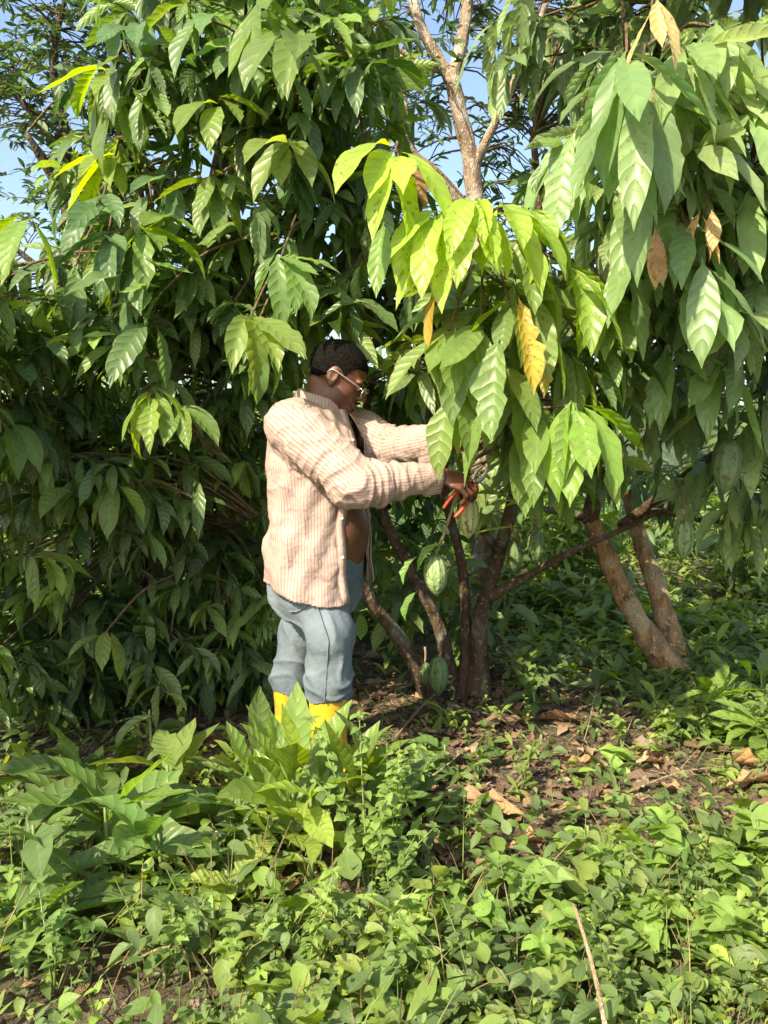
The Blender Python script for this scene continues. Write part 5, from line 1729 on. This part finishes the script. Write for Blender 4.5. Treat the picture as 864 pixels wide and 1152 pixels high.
def sleeve(fld, pts, rs, seed):
    for i in range(len(pts) - 1):
        fld.cap(pts[i], pts[i + 1], rs[i], rs[i + 1], k=.03)


def sleeve_pts(sh, el, wr, n=5, sag=0.0):
    a = [sh + (el - sh) * t + np.array([0, 0, -sag * math.sin(t * 3.14)]) for t in np.linspace(0, 1, n)]
    b = [el + (wr - el) * t for t in np.linspace(0, 1, n)[1:]]
    return a + b


spR = sleeve_pts(shR, elR, wrR + (wrR - elR) * .12)
spL = sleeve_pts(shL, elL, wrL + (wrL - elL) * .10)
sleeve(SH, spR, [.086, .087, .081, .072, .064, .057, .050, .043, .039], 1)
sleeve(SH, spL, [.084, .084, .078, .070, .064, .060, .055, .050, .046], 2)
# yoke between the shoulders and cloth hanging below the upper arm
SH.cap(shR + [0, 0, .0], np.array([CX, CY, 1.33]), .075, .085, k=.04)
SH.cap(shL + [0, 0, .0], np.array([CX, CY, 1.33]), .075, .085, k=.04)
# drooping cloth of the loose sleeves
SH.cap(elR + [-.05, .01, -.022], elR + [.05, .01, -.010], .050, .046, k=.03)
Vs, Fs = SH.mesh()
# torso coordinates / sleeve coordinates


def seg_param(P, pts):
    best = np.full(len(P), 9.0)
    tt = np.zeros(len(P))
    for i in range(len(pts) - 1):
        a_, b_ = pts[i], pts[i + 1]
        ab = b_ - a_
        t = np.clip(((P - a_) @ ab) / (ab @ ab), 0, 1)
        d = np.linalg.norm(P - a_ - t[:, None] * ab, axis=1)
        m = d < best
        best[m] = d[m]
        tt[m] = i + t[m]
    return best, tt


def smooth_axis(pts):
    return [np.array(p) for p in pts]


dRt, tRt = seg_param(Vs, spR)
dLt, tLt = seg_param(Vs, spL)
# wrinkles on the sleeves: rings that wander, strongest at the elbow
Nrm = np.zeros_like(Vs)
v0, v1, v2, v3 = (Vs[Fs[:, i]] for i in range(4))
fn_ = np.cross(v2 - v0, v3 - v1)
for i in range(4):
    np.add.at(Nrm, Fs[:, i], fn_)
Nrm /= np.linalg.norm(Nrm, axis=1)[:, None] + 1e-12
du = (Vs[:, 0] - CX) * FW[0] + (Vs[:, 1] - CY) * FW[1]
dv = (Vs[:, 0] - CX) * RT[0] + (Vs[:, 1] - CY) * RT[1]
ang = np.arctan2(dv, du)
rt_ = np.sqrt((du / .168) ** 2 + (dv / .20) ** 2)


def is_sleeve(P, dist, tt, sh, s_):
    lat = ((P[:, 0] - CX) * RT[0] + (P[:, 1] - CY) * RT[1]) * s_
    return ((tt > .9) & (dist < .12)) | ((dist < .12) & (lat > .165) & (P[:, 2] > 1.12))


slR = is_sleeve(Vs, dRt, tRt, shR, 1) & (dRt <= dLt)
slL = is_sleeve(Vs, dLt, tLt, shL, -1) & (dLt < dRt)
nz1 = cloth_noise(Vs, 5, 22)
nz2 = cloth_noise(Vs, 6, 55)
nz3 = cloth_noise(Vs, 8, 9)
disp = .0025 * nz2 + .003 * nz1
for sl, tt in ((slR, tRt), (slL, tLt)):
    amp = (.0045 + .007 * np.exp(-((tt - 4.5) / 1.3) ** 2)) * np.clip((8.2 - tt) * 2, 0, 1)
    w1 = 1 - np.abs(np.sin(tt * 3.1 + nz3 * 7 + nz1 * 2.2))
    w2 = 1 - np.abs(np.sin(tt * 5.3 - nz3 * 9 + nz1 * 3 + 1))
    disp = disp + np.where(sl, amp * (w1 ** 1.8 + .6 * w2 ** 1.8 - .45), 0)
# folds running from armpit down across the back, drag lines
wv = np.sin(Vs[:, 2] * 17 + Vs[:, 0] * 19 + Vs[:, 1] * 12 + nz3 * 5 + nz1)
disp = disp + np.where(~(slR | slL), .006 * ((1 - np.abs(wv)) ** 1.8 - .4) * np.clip((1.30 - Vs[:, 2]) * 3, 0, 1), 0)
Vs = Vs + Nrm * disp[:, None]
# UV: stripe coordinate in metres
uvx = ang * .185
uvy = Vs[:, 2]


def ring_coord(P, pts, tt):
    i = np.clip(tt.astype(int), 0, len(pts) - 2)
    A_ = np.array(pts)
    p0, p1 = A_[i], A_[i + 1]
    t = (tt - i)[:, None]
    c = p0 + (p1 - p0) * t
    # one smooth reference frame for the whole sleeve
    ax = (p1 - p0)
    ax /= np.linalg.norm(ax, axis=1)[:, None]
    up = np.array([0, 0, 1.0]) - ax * ax[:, 2:3]
    up /= np.linalg.norm(up, axis=1)[:, None]
    sd_ = np.cross(ax, up)
    d = P - c
    return np.arctan2((d * sd_).sum(1), (d * up).sum(1)) * .06


uvx = np.where(slR, ring_coord(Vs, spR, tRt), uvx)
uvx = np.where(slL, ring_coord(Vs, spL, tLt), uvx)
# cut the shell open
fc = Vs[Fs].mean(1)
fa = ang[Fs]
fsl = (slR | slL)[Fs].any(1)
fdu, fdv = du[Fs].mean(1), dv[Fs].mean(1)
fang = np.arctan2(fdv, fdu)
hem = .748 + .02 * np.cos(fang * 2) - .075 * np.clip(np.cos(fang - .5), 0, 1) ** 2 + .0 * fang
keep = fc[:, 2] > hem
half = .36 + .10 * np.clip((1.36 - fc[:, 2]), 0, 1)
arm_face = (slR | slL)[Fs].any(1) & (np.maximum(tRt, tLt)[Fs].max(1) > 1.2) & (rt_[Fs].mean(1) > .97)
ZH = [.65, .80, .95, 1.10, 1.2, 1.34, 1.4]
HN, HFAR = [.62, .70, .70, .52, .34, .26, .5], [.40, .40, .40, .34, .30, .26, .5]
opening = (~arm_face) & (fang < np.interp(fc[:, 2], ZH, HN) - .05) & (fang > -.05 - np.interp(fc[:, 2], ZH, HFAR)) & (fdu > .02) & ~((fsl) & (fc[:, 2] > 1.15) & (np.abs(fdv) > .12))
keep &= ~opening
keep &= ~((fc[:, 2] > 1.372 + .03 * np.clip(-fdu / .08, -1, 1)) & (np.hypot(fdu, fdv) < .13))
for pts, tt, sl in ((spR, tRt, slR), (spL, tLt, slL)):
    end, prev = pts[-1], pts[-2]
    ax = (end - prev) / np.linalg.norm(end - prev)
    keep &= ~(((fc - end) @ ax > .0) & (np.linalg.norm(fc - end, axis=1) < .12))
Fk = Fs[keep]


def shirt_mat():
    q = NT("striped_cotton")
    tc = q.n("TexCoord")
    sep = q.n("SeparateXYZ")
    q.l(tc.outputs['UV'], sep.inputs[0])
    u = sep.outputs[0]
    f1 = q.math('FRACT', q.math('MULTIPLY', u, 98.0))
    s1 = q.math('LESS_THAN', q.math('ABSOLUTE', q.math('SUBTRACT', f1, .5)), .11)
    f2 = q.math('FRACT', q.math('MULTIPLY', u, 196.0))
    s2 = q.math('LESS_THAN', q.math('ABSOLUTE', q.math('SUBTRACT', f2, .25)), .12)
    n = q.noise(9, 4, tc.outputs['Object'])
    base = q.ramp(n, [(.3, (.40, .30, .26)), (.7, (.50, .39, .34))])
    c = q.mix(q.math('MULTIPLY', s2, .28), base, (.62, .36, .26))
    c = q.mix(q.math('MULTIPLY', s1, .58), c, (.20, .085, .075))
    dirt = q.ramp(q.noise(5, 5, tc.outputs['Object'], .7), [(.58, (0, 0, 0)), (.8, (.4, .4, .4))])
    c = q.mix(dirt, c, (.38, .26, .18))
    q.l(c, q.b.inputs['Base Color'])
    q.b.inputs['Roughness'].default_value = .85
    q.b.inputs['Specular IOR Level'].default_value = .2
    q.bump(q.math('ADD', q.noise(32, 5, tc.outputs['Object'], .6), q.math('MULTIPLY', q.noise(900, 1, tc.outputs['Object']), .12)), .8, .012)
    tr = q.n("BsdfTranslucent")
    q.l(c, tr.inputs[0])
    mx = q.n("MixShader")
    mx.inputs[0].default_value = .12
    q.l(q.b.outputs[0], mx.inputs[1])
    q.l(tr.outputs[0], mx.inputs[2])
    q.l(mx.outputs[0], q.out.inputs[0])
    return q.m


M_SHIRT = shirt_mat()


def shell(name, V_, F_, uv, mat, parent, thick=.0022):
    used, inv = np.unique(F_, return_inverse=True)
    a = Acc()
    a.add(V_[used], inv.reshape(F_.shape), None if uv is None else uv[used])
    o = a.build(name, mat, parent)
    md = o.modifiers.new("thickness", 'SOLIDIFY')
    md.thickness = thick
    md.offset = 1
    return o


shirt = shell('shirt', Vs, Fk, np.stack([uvx, uvy], -1), M_SHIRT, man)


def strip(acc, rows, uvs=None, thick=0.0):
    """rows: list of polylines of equal length -> quad sheet"""
    A_ = np.array(rows)
    m, n_ = A_.shape[:2]
    b_ = (np.arange(m - 1)[:, None] * n_ + np.arange(n_ - 1)[None, :]).ravel()
    uv = np.stack([np.repeat(np.arange(m) * .01, n_), np.tile(np.arange(n_) * .01, m)], -1) if uvs is None else uvs
    acc.add(A_.reshape(-1, 3), np.stack([b_, b_ + 1, b_ + n_ + 1, b_ + n_], -1), uv)


# collar: stand and fall around the neck
nc = np.array([CX + .016, CY, 1.375])
rows = []
for (dr, dz) in ((0, -.012), (.000, .012), (.002, .032), (.010, .036), (.019, .018), (.026, -.006), (.030, -.016)):
    ln = []
    for t in np.linspace(.42, 2 * math.pi - .42, 40):
        fr_ = .072 + dr
        tip = math.exp(-((min(t, 2 * math.pi - t) - .42) / .35) ** 2)
        x_ = math.cos(t) * fr_ * 1.05
        y_ = math.sin(t) * (.074 + dr)
        back = .5 - .5 * math.cos(t)
        z_ = dz + .045 * back - .03 - (dr * 1.3) * tip
        p = nc[:2] + FW * x_ + RT * y_
        ln.append((p[0], p[1], nc[2] + z_))
    rows.append(ln)
a = Acc()
strip(a, rows, uvs=np.stack([np.tile(np.linspace(0, .45, 40), 7), np.repeat(np.arange(7) * .01, 40)], -1))
co = a.build('collar', M_SHIRT, shirt)
md = co.modifiers.new("thickness", 'SOLIDIFY')
md.thickness = .003
md = co.modifiers.new("soft", 'SUBSURF')
md.levels = md.render_levels = 1

# front bands hanging on both sides of the opening
fv = {}
q = NT("shirt_button")
q.b.inputs['Base Color'].default_value = (.7, .66, .6, 1)
q.b.inputs['Roughness'].default_value = .3
for sgn, an0 in ((1, None), (-1, None)):
    pl, pl2 = [], []
    zs_ = np.linspace(1.345, .69 if sgn > 0 else .735, 26)
    for z_ in zs_:
        half_ = np.interp(z_, ZH, HN if sgn > 0 else HFAR)
        a_ang = -.05 + sgn * half_
        ra_ = np.interp(z_, [.60, .66, .75, .85, .95, 1.05, 1.15, 1.25, 1.32, 1.37], [.185, .183, .180, .178, .168, .163, .165, .152, .118, .088])
        rb_ = np.interp(z_, [.60, .66, .75, .85, .95, 1.05, 1.15, 1.25, 1.32, 1.37], [.215, .212, .208, .205, .20, .20, .205, .20, .155, .105])
        # on the ellipse at that polar angle
        rr_ = 1 / math.sqrt((math.cos(a_ang) / ra_) ** 2 + (math.sin(a_ang) / rb_) ** 2) + .004 + .004 * math.sin(z_ * 37 + sgn)
        dir_ = FW * math.cos(a_ang) + RT * math.sin(a_ang)
        tan_ = -FW * math.sin(a_ang) + RT * math.cos(a_ang)
        c_ = np.array([CX, CY]) + dir_ * rr_
        for k_, lst in ((-.014, pl), (.018, pl2)):
            p_ = c_ + tan_ * sgn * k_ + dir_ * (.003 if k_ < 0 else 0)
            lst.append((p_[0], p_[1], z_))
    mid_ = [tuple((np.array(p1) + np.array(p2)) / 2 + np.array([FW[0], FW[1], 0]) * .003) for p1, p2 in zip(pl, pl2)]
    a = Acc()
    strip(a, [pl, mid_, pl2], uvs=np.stack([np.repeat([0, .008, .016], 26), np.tile(zs_, 3)], -1))
    bo = a.build('button_band', M_SHIRT, shirt)
    md = bo.modifiers.new("thickness", 'SOLIDIFY')
    md.thickness = .003
    if sgn > 0:
        for k_ in (4, 9, 14, 19):
            c_ = np.array(mid_[k_])
            a = Acc()
            tube(a, [c_, c_ + np.array([FW[0], FW[1], 0]) * .006 + np.array([RT[0], RT[1], 0]) * .004], [.0055, .005], seg=10, n=3)
            a.build('button', q.m, bo)

# cuffs: loose bands with a hanging flap
for pts, r_, drop in ((spR, .041, .02), (spL, .048, .055)):
    end, prev = pts[-1], pts[-2]
    ax = (end - prev) / np.linalg.norm(end - prev)
    up = np.array([0, 0, 1.]) - ax * ax[2]
    up /= np.linalg.norm(up)
    sd_ = np.cross(ax, up)
    rows = []
    for k_, (s_, rr_) in enumerate(((-.055, .96), (-.045, 1.06), (-.02, 1.08), (.0, 1.06), (.008, 1.0))):
        ln = []
        for t in np.linspace(.15, 2 * math.pi - .05, 30):
            rr2 = r_ * rr_ * (1 + .04 * math.sin(t * 3 + k_))
            low = max(0, -math.cos(t + .3)) ** 3 * drop
            p = end + ax * (s_ - low * .35) + up * (math.cos(t + math.pi) * rr2 * -1 - low) * 1.0 + sd_ * math.sin(t) * rr2 * (1 - .3 * low / max(drop, .01))
            ln.append(tuple(p))
        rows.append(ln)
    a = Acc()
    strip(a, rows, uvs=np.stack([np.tile(np.linspace(0, .24, 30), 5), np.repeat(np.arange(5) * .01, 30)], -1))
    cu = a.build('cuff', M_SHIRT, shirt)
    md = cu.modifiers.new("thickness", 'SOLIDIFY')
    md.thickness = .003

# ---- trousers
TR = Field((-.50, 2.50, .22), (.02, 3.16, .86), .0045)
TR.loft([.62, .68, .74, .80, .85], [CX - .012, CX - .012, CX - .01, CX - .004, CX], [CY] * 5, [.118, .150, .164, .164, .164], [.135, .170, .180, .178, .175], FW, k=.05)
TR.ell((CX - FW[0] * .08, CY - FW[1] * .08, .70), (.09, .14, .10), k=.04)
for hip, kn, hm, r0, r1, r2 in ((hipR + [-.012, .02, 0], knR + [-.012, 0, 0], hmR, .084, .078, .080), (hipL, knL, hmL, .092, .072, .070)):
    TR.cap(hip + [0, 0, -.06], kn, r0, r1, k=.055)
    TR.cap(kn, hm + [0, 0, .05], r1, r1 * .98, k=.03)
    TR.cap(hm + [0, 0, .05], hm + [0, 0, -.10], r1 * .98, r2 * .8, k=.03)
Vt, Ft = TR.mesh()
Nt = np.zeros_like(Vt)
fn_ = np.cross(Vt[Ft[:, 2]] - Vt[Ft[:, 0]], Vt[Ft[:, 3]] - Vt[Ft[:, 1]])
for i in range(4):
    np.add.at(Nt, Ft[:, i], fn_)
Nt /= np.linalg.norm(Nt, axis=1)[:, None] + 1e-12
z_ = Vt[:, 2]
n1_, n2_, n3_ = cloth_noise(Vt, 21, 20), cloth_noise(Vt, 22, 50), cloth_noise(Vt, 23, 8)
low = np.clip((.52 - z_) * 5, 0, 1)
wv = np.sin(z_ * 48 + n3_ * 8 + n1_ * 2.5 + Vt[:, 0] * 16)
wk = np.sin(z_ * 15 + Vt[:, 0] * 32 - Vt[:, 1] * 14 + n3_ * 8 + n1_)
Vt = Vt + Nt * (.004 * n1_ + .003 * n2_ + low * .011 * ((1 - np.abs(wv)) ** 1.6 - .35) + (1 - low) * .013 * ((1 - np.abs(wk)) ** 1.8 - .35))[:, None]
fc = Vt[Ft].mean(1)
isR = np.hypot(fc[:, 0] - hmR[0], fc[:, 1] - hmR[1]) < np.hypot(fc[:, 0] - hmL[0], fc[:, 1] - hmL[1])
hemz = np.where(isR, hmR[2] - .002, hmL[2] - .002) + .006 * np.sin(fc[:, 0] * 60)
keep = (fc[:, 2] > hemz) & (fc[:, 2] < .835)
q = NT("faded_denim")
tc = q.n("TexCoord")
n = q.noise(7, 5, tc.outputs['Object'], .6)
wv_ = q.noise(700, 2, tc.outputs['Object'])
c = q.ramp(n, [(.3, (.10, .125, .15)), (.52, (.145, .175, .20)), (.75, (.22, .25, .275))])
c = q.mix(q.math('MULTIPLY', wv_, .35), c, (.10, .13, .17))
dirt = q.ramp(q.noise(12, 5, tc.outputs['Object'], .7), [(.52, (0, 0, 0)), (.8, (.5, .5, .5))])
c = q.mix(dirt, c, (.17, .14, .10))
q.l(c, q.b.inputs['Base Color'])
q.b.inputs['Roughness'].default_value = .9
q.b.inputs['Specular IOR Level'].default_value = .15
q.bump(q.math('ADD', q.noise(20, 4, tc.outputs['Object'], .5), q.math('MULTIPLY', wv_, .12)), .7, .014)
M_DENIM = q.m
trs = shell('trousers', Vt, Ft[keep], None, M_DENIM, man, .003)
# pocket edge and side seam
a = Acc()
ctr = np.array([CX, CY])


def on_hip(ang_, z, off=.004):
    d_ = FW * math.cos(ang_) + RT * math.sin(ang_)
    o_ = np.array([d_[0], d_[1], 0])
    p0 = np.array([CX - .008, CY, z])
    m = np.abs(Vt[:, 2] - z) < .012
    Q_ = Vt[m] - p0
    al = Q_[:, :2] @ d_
    pe = np.abs(Q_[:, 0] * d_[1] - Q_[:, 1] * d_[0])
    ok = (pe < .012) & (al > 0)
    r_ = al[ok].max() if ok.any() else .17
    return p0 + o_ * (r_ + off)


tube(a, [on_hip(1.15, .72), on_hip(1.22, .69), on_hip(1.42, .665), on_hip(1.62, .66)], [.0026] * 4, seg=6, n=16)
a.build('pocket_edge', M_DENIM, trs)
a = Acc()


def on_leg(z):
    t_ = (knR[2] - z) / (knR[2] - hmR[2])
    c0_ = knR + (hmR - knR) * t_ if z < knR[2] else hipR + (knR - hipR) * ((hipR[2] - z) / (hipR[2] - knR[2]))
    m = (np.abs(Vt[:, 2] - z) < .008) & (np.abs(Vt[:, 0] - c0_[0] + .01) < .012) & (Vt[:, 1] < c0_[1])
    y_ = Vt[m][:, 1].min() if m.any() else c0_[1] - .085
    return (c0_[0] - .01, y_ - .0035, z)


tube(a, [on_leg(z) for z in np.linspace(.70, hmR[2] + .006, 15)], [.0022] * 15, seg=5, n=40)
a.build('side_seam', M_DENIM, trs)

# ---- rubber boots
q = NT("yellow_rubber")
tc = q.n("TexCoord")
c = q.ramp(q.noise(6, 4, tc.outputs['Object']), [(.3, (.50, .29, .015)), (.7, (.66, .41, .02))])
dirt = q.ramp(q.noise(22, 6, tc.outputs['Object'], .7), [(.46, (0, 0, 0)), (.66, (.8, .8, .8))])
c = q.mix(dirt, c, (.24, .16, .06))
q.l(c, q.b.inputs['Base Color'])
q.b.inputs['Roughness'].default_value = .42
q.bump(q.noise(30, 3, tc.outputs['Object']), .3, .004)
M_BOOT = q.m
q = NT("dark_rubber_sole")
q.b.inputs['Base Color'].default_value = (.45, .30, .03, 1)
q.b.inputs['Roughness'].default_value = .8
for hm, r_ in ((hmR, .070), (hmL, .066)):
    bx, by = hm[0], hm[1]
    g0 = float(ground_h(bx, by)) - .005
    e = Field((bx - .16, by - .16, g0 - .01), (bx + .30, by + .16, hm[2] + .04), .0045)
    top = np.array([bx, by, hm[2] + .03])
    e.cap(top, (bx, by, g0 + .16), r_, r_ * .84, k=.01)
    e.cap((bx, by, g0 + .16), (bx - .012, by, g0 + .06), r_ * .84, .050, k=.03)
    e.cap((bx - .02, by, g0 + .055), (bx + .10, by - .03, g0 + .055), .046, .045, k=.03)
    e.cap((bx + .08, by - .025, g0 + .05), (bx + .17, by - .055, g0 + .045), .046, .038, k=.02)
    ve, fe = e.mesh()
    cz = ve[fe].mean(1)[:, 2]
    ang_ = cloth_noise(ve, 31, 30)
    ve = ve + np.stack([ang_, np.roll(ang_, 3), 0 * ang_], -1) * .002 * ((ve[:, 2] > g0 + .1) & (ve[:, 2] < g0 + .3))[:, None]
    bt = shell('boot', ve, fe[cz < hm[2] + .012], None, M_BOOT, man, .002)
    a = Acc()
    for k_ in range(2):
        pass
    ol = []
    for t in np.linspace(0, 2 * math.pi, 28, endpoint=False):
        cx_, cy_ = math.cos(t), math.sin(t)
        xx = (bx + .075) + cx_ * .135
        yy = by - .02 - .22 * (xx - bx - .0) * .9 * .0 + cy_ * (.046 + .006 * cx_) - (xx - bx) * .30 + .012
        ol.append((xx, yy))
    ol = np.array(ol)
    nn = len(ol)
    V_ = np.vstack([np.c_[ol, np.full(nn, g0 - .006)], np.c_[ol, np.full(nn, g0 + .022)], [[ol[:, 0].mean(), ol[:, 1].mean(), g0 - .006]], [[ol[:, 0].mean(), ol[:, 1].mean(), g0 + .022]]])
    jj = np.arange(nn)
    kk = (jj + 1) % nn
    F_ = np.vstack([np.stack([jj, kk, kk + nn, jj + nn], -1), np.stack([kk, jj, np.full(nn, 2 * nn), np.full(nn, 2 * nn)], -1), np.stack([jj + nn, kk + nn, np.full(nn, 2 * nn + 1), np.full(nn, 2 * nn + 1)], -1)])
    a.add(V_, F_)
    a.build('sole', q.m, bt)

# ------------------------------------------------------------------ pruning shears in the near hand
ctr_ = palR + DR * .048 - NR_ * .036
axs = np.array([.62, .02, .78])
axs /= np.linalg.norm(axs)
sdv = np.cross(axs, np.array([0, -1., 0]))
sdv /= np.linalg.norm(sdv)
prs = empty('pruning_shears', Vector(ctr_), 'orange handled pruning shears gripped in the man\'s near hand', 'pruning shears')
q = NT("orange_grip")
q.b.inputs['Base Color'].default_value = (.42, .045, .02, 1)
q.b.inputs['Roughness'].default_value = .45
q2 = NT("worn_steel")
q2.b.inputs['Base Color'].default_value = (.32, .31, .29, 1)
q2.b.inputs['Metallic'].default_value = .9
q2.b.inputs['Roughness'].default_value = .45
for s_ in (1, -1):
    a = Acc()
    P_ = [ctr_ - axs * .085 + sdv * s_ * .024, ctr_ - axs * .05 + sdv * s_ * .027, ctr_ + sdv * s_ * .022, ctr_ + axs * .045 + sdv * s_ * .010]
    tube(a, P_, [.006, .007, .008, .007], seg=12, n=20)
    a.build('handle', q.m, prs)
    a = Acc()
    b0 = ctr_ + axs * .045 + sdv * s_ * .004
    n_ = 10
    rows_a, rows_b = [], []
    for t in np.linspace(0, 1, n_):
        c_ = b0 + axs * .065 * t + sdv * s_ * (.010 * math.sin(t * 3.14) if s_ > 0 else .012 * t * (1 - t) * 3)
        w_ = (.010 if s_ > 0 else .006) * (1 - t) ** .6 + .0006
        rows_a.append(tuple(c_ - sdv * w_))
        rows_b.append(tuple(c_ + sdv * w_))
    strip(a, [rows_a, rows_b])
    bl = a.build('blade', q2.m, prs)
    md = bl.modifiers.new("thickness", 'SOLIDIFY')
    md.thickness = .003
a = Acc()
hel = [ctr_ + axs * (.012) + sdv * (-.014 + .028 * t) + (axs * math.cos(t * 38) + np.array([0, -1., 0]) * math.sin(t * 38)) * .005 for t in np.linspace(0, 1, 40)]
tube(a, hel, [.0009] * 40, seg=5, n=90)
a.build('spring', q2.m, prs)
a = Acc()
tube(a, [ctr_ + axs * .048 + np.array([0, -.007, 0]), ctr_ + axs * .048 + np.array([0, .007, 0])], [.006, .006], seg=12, n=3)
a.build('pivot_bolt', q2.m, prs)
